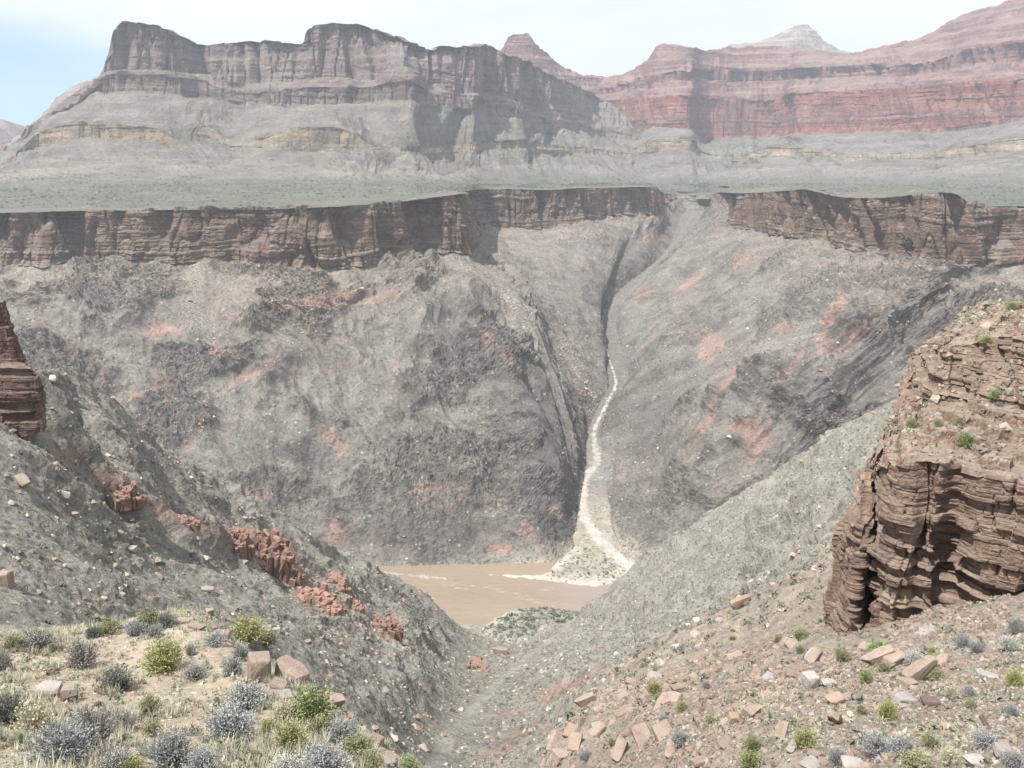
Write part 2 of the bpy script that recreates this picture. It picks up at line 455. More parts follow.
# strata of the rim cliff
ts = fbm(z*0+2, z*0, (z+gnoise(s/90, z*0, z*0)*4)/9.0, 4, .65)
cc = np.empty(P.shape, F32); cc[:] = (.165, .117, .088)
cc = mixc(cc, (.26, .195, .14), sstep(.0, .45, ts)*.8)
cc = mixc(cc, (.095, .068, .056), sstep(.05, .5, -ts)*.8)
cc = mixc(cc, (.34, .25, .18), (sstep(.32, .0, S.fr)[:, None]*sstep(-.2, .35, n_b)))
cc = cc*F32(.86); cc = mixc(cc, (.28, .17, .135), sstep(.05, .5, n_a)*.45)
cm = np.clip(blur_rows(wc, 2), 0, 1)*(0.25+.75*sstep(.75, .35, np.abs(S.N[..., 2])))
col = mixc(col, 0, cm)+cc*cm[..., None]
col = mixc(col, (.125, .122, .10), np.broadcast_to(wl, px.shape))
alpha = (.55*ws+.7*wl)*(1-pink*.7)*np.ones_like(px)
RGBA = np.concatenate([col, np.clip(alpha, 0, 1)[..., None]], -1)
r4 = int(np.where(S.seg == 4)[0][0]); r5 = int(np.where(S.seg == 5)[0][0])
chead = int(np.argmin(np.abs(S.tt-20.5)))
nR, nC = px.shape
def struct(o, label, cat):
    return tag(o, label, cat, kind='structure')
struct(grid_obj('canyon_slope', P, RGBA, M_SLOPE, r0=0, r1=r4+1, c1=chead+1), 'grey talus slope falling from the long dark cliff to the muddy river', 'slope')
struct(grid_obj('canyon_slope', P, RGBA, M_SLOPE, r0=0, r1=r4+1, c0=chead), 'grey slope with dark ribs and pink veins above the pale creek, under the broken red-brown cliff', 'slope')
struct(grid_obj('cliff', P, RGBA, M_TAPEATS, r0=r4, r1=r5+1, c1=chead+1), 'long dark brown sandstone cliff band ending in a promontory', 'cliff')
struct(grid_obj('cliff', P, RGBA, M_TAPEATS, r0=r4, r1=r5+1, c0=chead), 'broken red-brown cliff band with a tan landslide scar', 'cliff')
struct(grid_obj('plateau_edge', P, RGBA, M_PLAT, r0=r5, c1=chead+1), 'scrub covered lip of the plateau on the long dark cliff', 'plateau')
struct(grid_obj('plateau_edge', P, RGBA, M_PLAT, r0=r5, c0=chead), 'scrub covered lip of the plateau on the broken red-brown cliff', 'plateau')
print('canyon', P.shape, time.time()-T0)

# ================================================================== UPPER SHEETS
def wall_sheet(ST, creases, cliffs, name, colfn, amp, mats, back=250, spacing=1.3, gul_amp=9.0, label='', cat='mesa', plat_to=None, back_down=30, terr=0, tk=6.0):
    C = []
    for st in ST:
        L = [up(*p) for p in st]
        b = L[-1].copy(); d = L[-1]-L[-2]; d[2] = 0; d /= np.linalg.norm(d)+1e-6
        d = d*.4+np.array([0, .6, 0]); b = b+d*back; b[2] -= back_down
        L.append(b); C.append(L)
    S = loft(np.array(C), creases, cliffs, spacing=spacing, cliff_boost=1.5)
    P, s, t = S.P, S.s, S.t
    x, y, z = P[..., 0], P[..., 1], P[..., 2]
    wc = S.cliff[:, None]
    wb = np.clip(blur_rows(wc, 14)*1.6, 0, 1)
    up_w = sstep(1.0, 2.6, S.k)[:, None]
    ws = np.clip(1-blur_rows(wc, 16)*1.5, 0, 1)*up_w
    wx = gnoise(x/300, y/300, z/300)*70
    gul = .6*fbm((s+wx*2)/420, t/1600, z*0+13.0, 3, .5, ridged=True)*1.6+fbm((s+wx)/170+t/1500, t/700+gnoise(x/250, y/250, z/250)*.4, z*0+3.0, 5, .52, ridged=True)
    rough = fbm(x/60, y/60, z/60, 4, .6)
    gul = gul-gul.mean(); gul = np.where(gul < 0, gul*1.5, gul*.7)
    nl = len(ST[0]); topf = 1-.85*sstep(nl-2.0, nl-1.0, S.k)[:, None]
    dn = topf*ws*(gul*gul_amp*1.9+rough*5.0)+(1-up_w)*(rough*2.0+fbm(x/110, y/260, z*0+4, 4, .55, ridged=True)*5)*sstep(.05, .5, S.k)[:, None]
    a1, a2, a3, a4 = amp
    butt = fbm(s/330+z/2500, z/900, z*0+1.5, 3)*a1+fbm((s+wx*.2)/75+z/1500, z/500, z*0+7.1, 4, .55)*a2
    crev = -np.clip(gnoise(s/40+z/700, z/260, z*0+8.8)*1.3-.3, 0, 1)*a3*2.2
    for kc in cliffs:
        lp = fbm(s/90, s*0+kc*3.3, s*0, 5, .65)*12-2
        P[..., 2] += lp*((S.seg == kc-1)[:, None]*sstep(.6, 1, S.fr)[:, None]+(S.seg == kc)[:, None]*(1-S.fr)[:, None]**1.5)
    dhf = np.clip(.3-np.abs(gnoise(s/52+z/900, z/320, z*0+5.2)), 0, .3)/.3
    crev = crev-dhf*a3*1.1
    led = (strata(z, s, 21, 60, a4, 5)+strata(z, s, 8, 24, a4*.4, 9))*(.35+.8*sstep(-.2, .35, gnoise(s/150, z/60, z*0+4)))
    crev = crev-np.clip(.5-np.abs(gnoise(s/26, z/200, z*0+2.8))*5, 0, .5)*a3*1.2
    segw = np.ones(len(S.seg), F32)
    if len(ST[0]) > 6:
        segw[S.seg <= 4] = .22; segw[(S.seg > 4) & (S.seg <= 6)] = .5
    segw = blur_rows(segw[:, None], 10)
    dh = segw*np.clip(blur_rows(wc, 5)*1.3, 0, 1)*(butt+crev)+blur_rows(wc, 2)*led*(.4+.6*segw)
    P = P+S.N*dn[..., None]+S.H*dh[..., None]
    if terr:
        zq = P[..., 2]; fz = (zq+fbm(x/260, y/260, z*0+3, 3)*14)/terr; fz = fz+.35*np.sin(fz*2.1); ff = fz-np.floor(fz)
        kw = (S.k >= tk)[:, None]*(1-.6*sstep(len(ST[0])-1.2, len(ST[0])-.8, S.k)[:, None])
        P[..., 2] = zq+kw*(sstep(.45, .9, ff)-ff)*terr*.85*sstep(-.5, .1, fbm(s/120, z/60, z*0+8, 3))
    P[..., 2] += (sstep(nl-1.5, nl-1.02, S.k)*sstep(nl-.2, nl-.9, S.k))[:, None]*(fbm(s/42, s*0+4, z/30, 4, .62)*9+(h1(np.floor(s/38+gnoise(s/60, s*0, s*0)), 7)-.5)*6)
    S.P = P; normals(S)
    S.ws, S.wc = ws, wc
    RGBA = colfn(S)
    objs = []
    for (nm, k0, k1, m, lab, ct) in mats:
        r = np.where((S.k >= k0-1e-4) & (S.k <= k1+1e-4))[0]
        Pq, Cq = P[r[0]:r[-1]+1], RGBA[r[0]:r[-1]+1]
        if k0 == 0:                                       # the sheet's near edge turns down into the ground
            e = Pq[:1].copy(); e[..., 2] -= 1.0+60*sstep(2560, 2640, e[..., 1]); Pq = np.concatenate([e, Pq]); Cq = np.concatenate([Cq[:1], Cq])
        objs.append(struct(grid_obj(nm, Pq, Cq, m), lab, ct))
    print(nm, P.shape, time.time()-T0)
    return S

def bands(z, s, cols, thick, seed):
    """Colour from a stack of beds: cols spread over a 1-D noise of height."""
    zz = z+gnoise(s/300, z*0, z*0+seed)*8
    n = fbm(z*0+seed, z*0+.7*seed, zz/thick, 4, .62)*1.5+.5
    n = np.clip(n, 0, .9999)*(len(cols)-1)
    i = np.floor(n).astype(int); f = (n-i)[..., None].astype(F32)
    c = np.array(cols, F32)
    return c[i]*(1-f)+c[np.minimum(i+1, len(cols)-1)]*f

def ground_base(S, plat=(.118, .118, .098), slope=(.182, .167, .145)):
    P = S.P; x, y, z = P[..., 0], P[..., 1], P[..., 2]
    n = fbm(x/140, y/140, z/140, 5, .6); n2 = fbm(x/45, y/45, z/45, 3, .6)
    col = np.empty(P.shape, F32); col[:] = plat
    up_w = np.broadcast_to(sstep(.85, 2.0, S.k)[:, None], n.shape)
    col = mixc(col, slope, np.clip(up_w+n*.5*up_w, 0, 1))
    col = mixc(col, (.225, .205, .172), sstep(.1, .5, n)*.65*up_w)
    col = mixc(col, (.092, .098, .08), sstep(.05, .5, -n)*.65)
    col = mixc(col, (.20, .18, .155), sstep(.2, .6, -n2)*.4*up_w)
    return col, n, n2, up_w

def col_left(S):
    col, n, n2, up_w = ground_base(S)
    z, s = S.P[..., 2], S.s
    steep = sstep(.78, .42, S.N[..., 2])
    kk = S.k[:, None]
    muav = bands(z, s, [(.18, .14, .10), (.32, .25, .165), (.37, .29, .195), (.21, .16, .12)], 14, 3.3)
    w = np.clip(blur_rows((S.seg == 3).astype(F32)[:, None], 3), 0, 1)*(.3+.7*steep)*(.25+.65*sstep(-.25, .2, fbm(s/85, z/40, z*0+2, 4, .6)))
    col = col*(1-w[..., None])+muav*w[..., None]
    red = bands(z, s, [(.15, .112, .105), (.19, .145, .132), (.23, .185, .165), (.175, .122, .108), (.225, .185, .168), (.135, .105, .10)], 40, 1.2)
    red = mixc(red, (.27, .24, .215), sstep(.1, .6, n2)*.35)
    w = np.clip(blur_rows((S.seg >= 5).astype(F32)[:, None], 3), 0, 1)*np.clip(.25+steep, 0, 1)*(1-sstep(8.3, 8.8, kk)*.6)
    col = col*(1-w[..., None])+red*w[..., None]
    a = .6*(1-up_w)+.3*up_w*(1-steep)
    return np.concatenate([col, a[..., None]], -1)

# rim inset, foot, mid slope, ledge base, ledge top, cliff foot, low cliff top, ledge back, skyline
ML = [
 [(-150,213,1275),(-150,188,1800),(-150,180,2000),(-150,170,2300),(-150,168,2310),(-150,160,2500),(-150,158,2510),(-150,157,2600),(-150,155,2700)],
 [(0,213,1262),(0,187,1800),(0,176,2000),(0,163,2250),(0,161,2260),(0,152,2450),(0,151,2460),(0,150,2500),(0,148,2550)],
 [(37,213,1258),(37,186,1800),(37,170,2050),(37,146,2330),(37,133,2338),(38,123,2450),(38,121,2460),(38,119,2480),(38,117,2500)],
 [(70,212,1285),(70,186,1800),(70,168,2080),(70,140,2330),(70,125,2338),(72,108,2480),(72,105,2490),(72,103,2500),(72,101,2520)],
 [(97,212,1285),(97,185,1800),(97,166,2100),(97,139,2330),(97,125,2338),(97,93,2555),(97,84,2562),(98,80,2590),(98,74,2610)],
 [(106,212,1280),(106,185,1800),(106,165,2100),(106,139,2330),(106,125,2338),(106,93,2555),(106,76,2562),(105,71,2590),(106,47,2605)],
 [(114,212,1280),(114,185,1800),(114,165,2100),(114,139,2330),(114,125,2338),(114,92,2552),(114,73,2560),(113,69,2590),(114,24,2606)],
 [(130,212,1275),(130,185,1800),(130,165,2100),(130,140,2325),(130,126,2333),(130,92,2550),(130,74,2558),(130,68,2590),(130,21,2606)],
 [(158,212,1272),(158,185,1800),(158,166,2100),(158,142,2320),(158,129,2328),(158,93,2545),(158,74,2553),(158,69,2590),(158,25,2612)],
 [(180,212,1268),(180,185,1800),(180,167,2090),(180,148,2280),(180,142,2310),(180,94,2550),(180,78,2558),(182,72,2620),(183,34,2650)],
 [(200,211,1262),(200,185,1800),(200,166,2100),(200,136,2330),(200,124,2338),(200,98,2590),(200,80,2598),(200,74,2680),(200,46,2750)],
 [(240,211,1255),(240,185,1800),(240,168,2080),(240,148,2260),(240,142,2290),(240,103,2560),(240,90,2568),(240,82,2660),(240,39,2735)],
 [(295,210,1245),(295,186,1800),(295,169,2050),(295,149,2245),(295,127,2253),(295,105,2560),(295,88,2568),(295,80,2650),(297,41,2725)],
 [(312,210,1238),(312,186,1800),(312,169,2050),(312,149,2240),(312,127,2248),(312,105,2555),(312,87,2563),(312,78,2635),(309,27,2680)],
 [(340,209,1230),(340,186,1800),(340,170,2050),(340,147,2250),(340,128,2258),(340,104,2560),(340,86,2568),(340,78,2640),(338,22,2690)],
 [(372,207,1280),(372,186,1850),(372,170,2080),(372,150,2260),(372,144,2290),(372,103,2550),(372,88,2558),(372,79,2630),(372,26,2695)],
 [(392,205,1310),(392,186,1900),(392,171,2120),(392,155,2280),(392,150,2310),(388,101,2500),(388,84,2508),(390,67,2530),(400,36,2690)],
 [(414,199,1340),(414,186,1950),(414,170,2180),(414,155,2350),(414,150,2380),(413,101,2500),(413,84,2508),(412,67,2535),(415,42,2690)],
 [(428,198,1370),(428,186,2000),(428,169,2250),(428,154,2450),(428,148,2480),(427,103,2590),(427,90,2600),(427,82,2660),(427,47,2740)],
 [(448,194,1385),(450,186,2080),(450,168,2380),(450,152,2600),(450,146,2615),(452,107,2660),(452,96,2670),(454,89,2730),(456,45,2800)],
 [(466,191,1600),(468,186,2180),(472,167,2480),(474,150,2620),(474,143,2635),(474,110,2730),(474,99,2740),(475,91,2800),(476,45,2870)],
 [(480,189,1850),(482,186,2280),(484,166,2580),(486,149,2740),(486,142,2755),(486,113,2930),(486,102,2940),(487,93,3000),(488,46,3070)],
 [(500,189,2000),(502,186,2400),(505,166,2700),(507,148,2830),(507,142,2845),(508,117,3000),(508,107,3010),(509,98,3070),(510,54,3140)],
 [(520,189,2010),(522,186,2480),(524,165,2800),(524,148,2920),(524,142,2935),(521,119,3060),(521,110,3070),(521,103,3130),(521,58,3200)],
 [(535,189,2015),(537,185,2560),(536,164,2900),(534,149,3060),(534,143,3075),(533,122,3280),(533,114,3290),(533,107,3350),(533,64,3420)],
 [(560,189,2020),(560,185,2700),(560,165,3000),(560,151,3180),(560,145,3195),(558,126,3370),(558,119,3380),(558,112,3440),(556,76,3510)],
 [(605,188,2150),(605,184,2800),(605,167,3100),(605,155,3400),(605,150,3415),(600,134,3900),(600,127,3920),(598,120,4100),(595,95,4300)],
 [(650,191,2750),(650,184,2950),(650,170,3200),(650,160,3500),(650,156,3515),(650,142,4000),(650,138,4020),(650,132,4150),(650,120,4350)],
]
MESA_L = wall_sheet(ML, [1, 3, 4, 5, 6, 7, 8], {3, 5, 7}, 'mesa', col_left, (34, 26, 20, 5.0),
    [('plateau', 0, 2, M_PLAT, 'broad grey-green scrub plateau between the long dark cliff and the mesa', 'plateau'),
     ('mesa', 2, 9, M_WALL, 'long grey-brown flat-topped mesa with banded cliffs above pale talus aprons', 'mesa')], gul_amp=13, terr=15, tk=5.0)

def col_right(S):
    col, n, n2, up_w = ground_base(S, slope=(.182, .169, .147))
    z, s, x = S.P[..., 2], S.s, S.P[..., 0]
    steep = sstep(.80, .45, S.N[..., 2])
    muav = bands(z, s, [(.24, .18, .14), (.40, .31, .22), (.45, .36, .26), (.28, .2, .16)], 16, 3.3)
    w = np.clip(blur_rows((S.seg == 3).astype(F32)[:, None], 3), 0, 1)*(.3+.7*steep)*(.25+.65*sstep(-.25, .2, fbm(s/85, z/40, z*0+2, 4, .6)))
    col = col*(1-w[..., None])+muav*w[..., None]
    redw = bands(z, s, [(.215, .082, .066), (.275, .108, .086), (.30, .145, .117), (.235, .09, .073), (.27, .175, .15), (.19, .075, .066)], 60, 1.9)
    redw = mixc(redw, (.33, .255, .225), sstep(.25, .6, n2)*.35)
    sup = bands(z, s, [(.155, .07, .066), (.20, .098, .088), (.235, .14, .122), (.15, .072, .07), (.215, .155, .138), (.175, .08, .075)], 30, 4.1)
    sup = mixc(sup, (.25, .195, .17), sstep(.45, .85, S.N[..., 2])*.5)
    wr = np.clip(blur_rows((S.seg == 5).astype(F32)[:, None], 2), 0, 1)*np.clip(.35+steep, 0, 1)
    wsu = np.clip(blur_rows((S.seg >= 6).astype(F32)[:, None], 2), 0, 1)
    col = col*(1-wr[..., None])+redw*wr[..., None]
    col = col*(1-wsu[..., None])+sup*wsu[..., None]
    a = .6*(1-up_w)+.3*up_w*(1-steep)
    return np.concatenate([col, a[..., None]], -1)
# rim inset, foot, mid slope, ledge base, ledge top, redwall base, redwall top, terrace base, terrace top, skyline
MR = [
 [(600,188,2450),(600,185,2800),(600,172,3200),(600,162,3600),(600,157,3610),(590,142,4500),(590,104,4530),(590,96,4700),(590,90,4720),(590,80,4900)],
 [(630,190,2760),(630,184,2950),(630,170,3200),(630,156,3600),(630,150,3610),(628,138,4250),(628,98,4280),(628,88,4480),(628,82,4500),(629,71,4700)],
 [(652,190,2760),(652,184,2950),(650,168,3150),(648,153,3500),(648,141,3510),(650,130,3980),(650,98,4010),(650,84,4250),(650,75,4270),(650,55,4480)],
 [(672,191,2780),(672,184,2950),(670,167,3150),(668,151,3480),(668,139,3490),(668,129,3930),(668,95,3960),(668,79,4230),(668,70,4250),(661,43,4450)],
 [(690,191.5,2800),(690,184,3000),(690,166,3150),(690,151,3480),(690,139,3490),(692,130,3900),(692,97,3930),(690,80,4210),(690,70,4230),(690,46,4470)],
 [(705,191.5,2760),(705,184,2950),(705,168,3200),(705,156,3550),(705,152,3565),(697,138,4350),(697,98,4380),(700,80,4450),(700,70,4470),(705,49,4640)],
 [(735,193,2250),(735,184,2750),(735,170,3150),(735,161,3500),(735,157,3515),(735,138,4420),(735,100,4450),(735,82,4620),(735,71,4640),(735,47,4800)],
 [(765,196,1840),(765,184,2650),(765,168,3050),(765,157,3380),(765,148,3390),(768,137,4380),(768,100,4410),(768,82,4620),(768,72,4640),(770,46,4800)],
 [(790,195,1700),(790,184,2600),(790,167,3000),(790,157,3330),(790,148,3340),(783,136,4300),(783,97,4330),(785,80,4550),(785,70,4570),(790,47,4780)],
 [(810,195,1560),(810,184,2550),(810,167,2950),(810,157,3300),(810,148,3310),(798,134,3920),(798,93,3950),(800,79,4300),(800,69,4320),(805,47,4720)],
 [(850,199,1440),(850,185,2450),(850,168,2900),(850,160,3250),(850,154,3265),(850,133,3800),(850,89,3830),(850,77,4200),(850,67,4220),(850,52,4600)],
 [(900,200,1275),(900,186,2300),(900,168,2750),(900,159,3050),(900,153,3065),(900,131,3600),(900,87,3630),(900,75,3950),(900,63,3970),(900,41,4350)],
 [(930,199,1225),(930,186,2200),(930,167,2650),(930,158,2950),(930,151,2965),(930,130,3500),(930,84,3530),(930,72,3850),(930,59,3870),(930,33,4250)],
 [(968,206,1220),(968,187,2100),(968,166,2500),(968,156,2800),(968,145,2815),(965,126,3400),(965,80,3430),(965,66,3750),(965,50,3770),(965,13,4150)],
 [(1024,206,1260),(1024,187,2000),(1024,163,2400),(1024,150,2650),(1024,139,2665),(1024,119,3250),(1024,75,3280),(1024,60,3560),(1024,42,3580),(1024,-3,3950)],
 [(1110,206,1260),(1110,187,2000),(1110,160,2350),(1110,145,2560),(1110,132,2575),(1110,108,3100),(1110,64,3130),(1110,50,3400),(1110,28,3420),(1110,-25,3800)],
 [(1230,206,1260),(1230,187,2000),(1230,158,2300),(1230,142,2500),(1230,130,2515),(1230,104,3000),(1230,60,3030),(1230,45,3300),(1230,22,3320),(1230,-40,3700)],
]
MESA_R = wall_sheet(MR, [1, 3, 4, 5, 6, 7, 8, 9], {3, 5, 7}, 'canyon_wall', col_right, (85, 46, 24, 6.0),
    [('plateau', 0, 2, M_PLAT, 'scrub plateau behind the broken red-brown cliff', 'plateau'),
     ('canyon_wall', 2, 10, M_WALL, 'high stepped wall of red and purple rock bands behind the plateau', 'wall')], gul_amp=15, terr=24, tk=6.0)

def col_supai(S):
    z, s = S.P[..., 2], S.s
    n = fbm(S.P[..., 0]/140, S.P[..., 1]/140, z/140, 4)
    sup = bands(z, s, [(.165, .078, .072), (.215, .11, .098), (.25, .15, .132), (.16, .078, .075), (.225, .165, .148)], 26, 4.1)
    sup = mixc(sup, (.25, .2, .175), sstep(.5, .85, S.N[..., 2])*.5)
    sup = mixc(sup, (.25, .21, .19), sstep(.0, .5, n)*.3)
    return np.concatenate([sup, np.full(n.shape, .2, F32)[..., None]], -1)
def col_pale(S):
    c = col_supai(S); k = S.k[:, None]
    w = np.broadcast_to(sstep(1.1, 2.0, k), c.shape[:2])
    c[..., :3] = mixc(c[..., :3], (.31, .285, .255), w*.85)
    return c
def col_grey(S):
    c = col_supai(S); c[..., :3] = mixc(c[..., :3], (.27, .24, .22), np.full(c.shape[:2], .75, F32)); return c
# base, low, upper, skyline
BT = [[(400,120,4700),(400,100,4750),(400,80,4800),(400,60,4850)],[(440,120,4600),(440,90,4650),(440,66,4680),(440,50,4750)],[(475,120,4500),(475,90,4550),(475,62,4580),(475,46,4650)],
 [(497,120,4450),(497,90,4500),(497,66,4530),(499,50,4590)],[(505,120,4440),(505,90,4500),(505,52,4540),(507,37,4570)],[(515,120,4440),(515,90,4500),(515,49,4540),(516,33,4570)],
 [(528,120,4440),(528,90,4500),(528,50,4540),(528,33,4570)],[(537,120,4450),(537,90,4500),(537,58,4540),(536,43,4580)],[(555,120,4500),(555,95,4550),(555,72,4600),(553,58,4680)],
 [(578,122,4550),(578,100,4600),(578,84,4650),(577,72,4750)],[(600,122,4600),(600,105,4650),(600,88,4700),(600,75,4800)],[(640,125,4700),(640,110,4750),(640,92,4800),(640,78,4900)]]
wall_sheet(BT, [1, 2, 3], {0, 2}, 'butte', col_supai, (14, 8, 5, 5), [('butte', 0, 4, M_WALL, 'small red knob-topped butte showing over the saddle behind the mesa', 'butte')], gul_amp=8, back=300, terr=22, tk=.5)
PK = [[(660,90,5400),(660,80,5500),(660,72,5650),(660,64,5750)],[(705,75,5400),(705,65,5500),(705,58,5600),(705,53,5700)],[(735,75,5350),(735,60,5450),(735,50,5550),(735,43,5650)],[(765,75,5300),(765,58,5400),(765,47,5500),(765,38,5600)],
 [(786,75,5300),(786,58,5400),(786,42,5480),(787,29,5560)],[(800,75,5300),(800,57,5400),(800,37,5480),(800,24,5560)],[(813,75,5300),(813,57,5400),(813,40,5480),(813,28,5560)],
 [(833,75,5300),(833,62,5400),(833,53,5480),(833,46,5560)],[(860,80,5350),(860,68,5450),(860,60,5550),(860,53,5650)],[(900,85,5400),(900,72,5500),(900,64,5600),(900,56,5700)]]
wall_sheet(PK, [1, 2, 3], {0}, 'peak', col_pale, (12, 8, 4, 4), [('peak', 0, 4, M_WALL, 'pale cream pointed peak topping the red canyon wall', 'peak')], gul_amp=10, back=300, terr=20, tk=.5)
RG = [[(0,175,3300),(0,160,3350),(0,152,3380),(0,150,3420)],[(36,160,3250),(36,140,3300),(36,125,3320),(38,119,3380)],[(60,150,3200),(60,125,3250),(60,104,3270),(60,95,3330)],[(85,140,3200),(85,110,3250),(85,86,3270),(88,79,3330)],
      [(105,140,3200),(105,110,3250),(105,82,3270),(108,75,3330)],[(160,140,3200),(160,110,3250),(160,80,3270),(160,72,3330)]]
wall_sheet(RG, [1, 2, 3], {1}, 'ridge', col_grey, (14, 8, 5, 4), [('ridge', 0, 4, M_WALL, 'bluish grey shoulder ridge behind the end of the mesa', 'ridge')], gul_amp=10, back=300)
FB = [[(-120,165,6500),(-120,150,6560),(-120,120,6580),(-120,100,6700)],[(-40,165,6500),(-40,150,6560),(-40,125,6580),(-40,112,6700)],[(-8,165,6500),(-8,152,6560),(-8,128,6580),(-6,119,6650)],[(4,165,6500),(4,152,6560),(4,130,6580),(5,121,6650)],
      [(14,165,6500),(14,155,6560),(14,138,6580),(15,131,6650)],[(30,170,6500),(30,160,6560),(30,152,6580),(30,148,6650)],[(80,175,6500),(80,168,6560),(80,165,6580),(80,160,6650)]]
wall_sheet(FB, [1, 2, 3], {1}, 'butte', col_supai, (20, 12, 6, 5), [('butte', 0, 4, M_WALL, 'distant hazy purple butte under the blue gap in the clouds', 'butte')], gul_amp=10, back=400)

# ================================================================== NEAR HILLSIDE (both sides of the ravine)
def tps_fit(X, v, lam=1e-4):
    n = len(X)
    d = np.linalg.norm(X[:, None]-X[None], axis=-1)
    K = np.where(d > 0, d*d*np.log(d+1e-12), 0)+lam*np.eye(n)
    Pm = np.c_[np.ones(n), X]
    A = np.zeros((n+3, n+3)); A[:n, :n] = K; A[:n, n:] = Pm; A[n:, :n] = Pm.T
    return np.linalg.solve(A, np.r_[v, 0, 0, 0])
def tps_eval(X, w, Q):
    out = w[-3]+Q@w[-2:]
    for i in range(len(X)):
        r2 = ((Q-X[i])**2).sum(-1)
        out = out+w[i]*.5*r2*np.log(r2+1e-20)
    return out
def field(pts, AX=2.2):
    """Smooth ground through control points: z/Y over (x/Y, ln Y)."""
    W = np.array([up(*p) for p in pts])
    X = np.c_[W[:, 0]/W[:, 1]*AX, np.log(W[:, 1])]
    w = tps_fit(X, W[:, 2]/W[:, 1])
    return lambda a, ly: tps_eval(X, w, np.stack([a*AX, ly], -1))
def upsample(G, nr, nc):
    r = np.linspace(0, G.shape[0]-1, nr); c = np.linspace(0, G.shape[1]-1, nc)
    def ax0(G, q):
        return catmull(G[..., None], q)[..., 0]
    return ax0(ax0(G, r).T, c).T

NEARP = [
 # ravine floor
 (590,612,752),(577,618,733),(555,637,600),(530,655,480),(500,680,375),(470,715,280),(440,755,210),(425,800,160),(405,860,115),(400,930,85),
 # crest of the dark spur and its back
 (-150,385,225),(40,427,240),(95,434,260),(180,491,330),(250,527,400),(330,567,460),(370,580,500),(420,610,545),(468,636,610),(500,650,650),(520,640,690),
 (-150,475,330),(40,490,350),(180,545,470),(250,575,540),(330,602,600),(380,616,650),(440,628,705),(480,615,745),(520,606,765),
 # slope of the spur towards the ravine
 (-150,480,170),(0,480,180),(0,560,145),(0,630,118),(100,520,235),(100,600,160),(100,640,140),(200,560,290),(200,610,200),(300,610,330),(300,680,195),(380,640,390),(380,700,240),(450,680,350),(440,650,460),
 (0,720,95),(200,720,120),(330,760,140),(200,850,80),(0,850,60),(320,900,80),(-150,620,110),(-150,800,60),
 # ravine's other side
 (640,583,650),(700,541,600),(770,500,540),(830,462,480),(870,440,440),(950,410,400),(1030,390,360),(1150,360,320),
 (650,660,800),(720,640,770),(800,590,700),(880,540,620),(960,500,560),(1060,470,500),(1180,440,440),(610,640,790),
 (590,640,600),(640,640,470),(600,680,330),(700,620,400),(780,570,380),(850,520,330),(900,480,300),(1000,450,240),(1150,420,200),
 (550,720,250),(500,768,190),(560,800,130),(480,850,110),
 # rubble slope below the crag
 (700,660,150),(760,630,160),(820,592,170),(640,700,130),(590,740,115),
 (820,645,68),(770,662,80),(710,690,85),(650,715,82),(600,742,78),(560,770,75),
 (545,850,62),(600,800,50),(700,790,34),(800,768,27),(900,768,22),(1024,768,18),(1150,768,15),
 (780,710,48),(850,700,44),(900,700,41),(1000,680,39),(1100,670,36),(870,655,58),(930,643,56.5),(980,632,55),(1024,622,54),(1150,600,50),(1024,720,28),(900,735,29),
 (900,560,110),(1000,540,95),(1150,520,85),(800,900,18),(1024,900,12),(600,950,35),(1150,900,11),
]
fn = field(NEARP)
NA, NB = 1330, 1000
a0, a1 = -.80, .80
LY0, LY1 = math.log(15.0), math.log(800.0)
ga = np.linspace(a0, a1, 220); gl = np.linspace(LY0, LY1, 240)
GA, GL = np.meshgrid(ga, gl)
E = upsample(fn(GA, GL), NB, NA)
A, LYg = np.meshgrid(np.linspace(a0, a1, NA), np.linspace(LY0, LY1, NB))
Yg = np.exp(LYg); X_ = A*Yg; Z_ = E*Yg
P = np.stack([X_, Yg, Z_], -1).astype(F32)
S = Sheet(); S.P = P; normals(S)
x, y, z = P[..., 0], P[..., 1], P[..., 2]
px, py = proj(P)
rub_side = sstep(470, 620, px)*sstep(230, 110, y)
rubb = np.clip(rub_side, 0, 1)
wx = gnoise(x/45, y/45, z*0)*12
amp = np.clip(y/330, .04, 1)
n_big = fbm((x+wx)/60, (y+wx)/60, z*0+2, 4, .5, ridged=True)
n_mid = fbm(x/17, y/17, z/17, 4, .58)
n_small = fbm(x/4.5, y/4.5, z/4.5, 3, .6)
rocky = sstep(.05, .5, fbm(x/50+7, y/50, z/40, 3))
river_fade = sstep(760, 690, y)
n_rock = fbm((x+z*.4)/13, y/13, (z+x*.3)/8, 4, .6, ridged=True)
dn = river_fade*(n_big*15.0*amp*sstep(.02,.12,np.abs(x/y+.02))+n_mid*(1.6+4.0*rocky)*np.clip(y/200, .12, 1)+n_small*.9*np.clip(y/90, .25, 1)*(1+rocky)+n_rock*(.4+3.2*rocky)*np.clip((y-60)/200, .08, 1))
# gully down the ravine floor stays smooth
def near_line(pts):
    L = np.array([up(*p) for p in pts])[:, :2]
    best = np.full(x.shape, 1e9, F32)
    for p0, p1 in zip(L[:-1], L[1:]):
        d = p1-p0; t_ = np.clip(((x-p0[0])*d[0]+(y-p0[1])*d[1])/(d@d), 0, 1)
        best = np.minimum(best, np.hypot(x-p0[0]-t_*d[0], y-p0[1]-t_*d[1]))
    return best
drain = near_line(NEARP[:9])
dn = dn*(.25+.75*sstep(2, 22, drain))
P = P+S.N*dn[..., None]
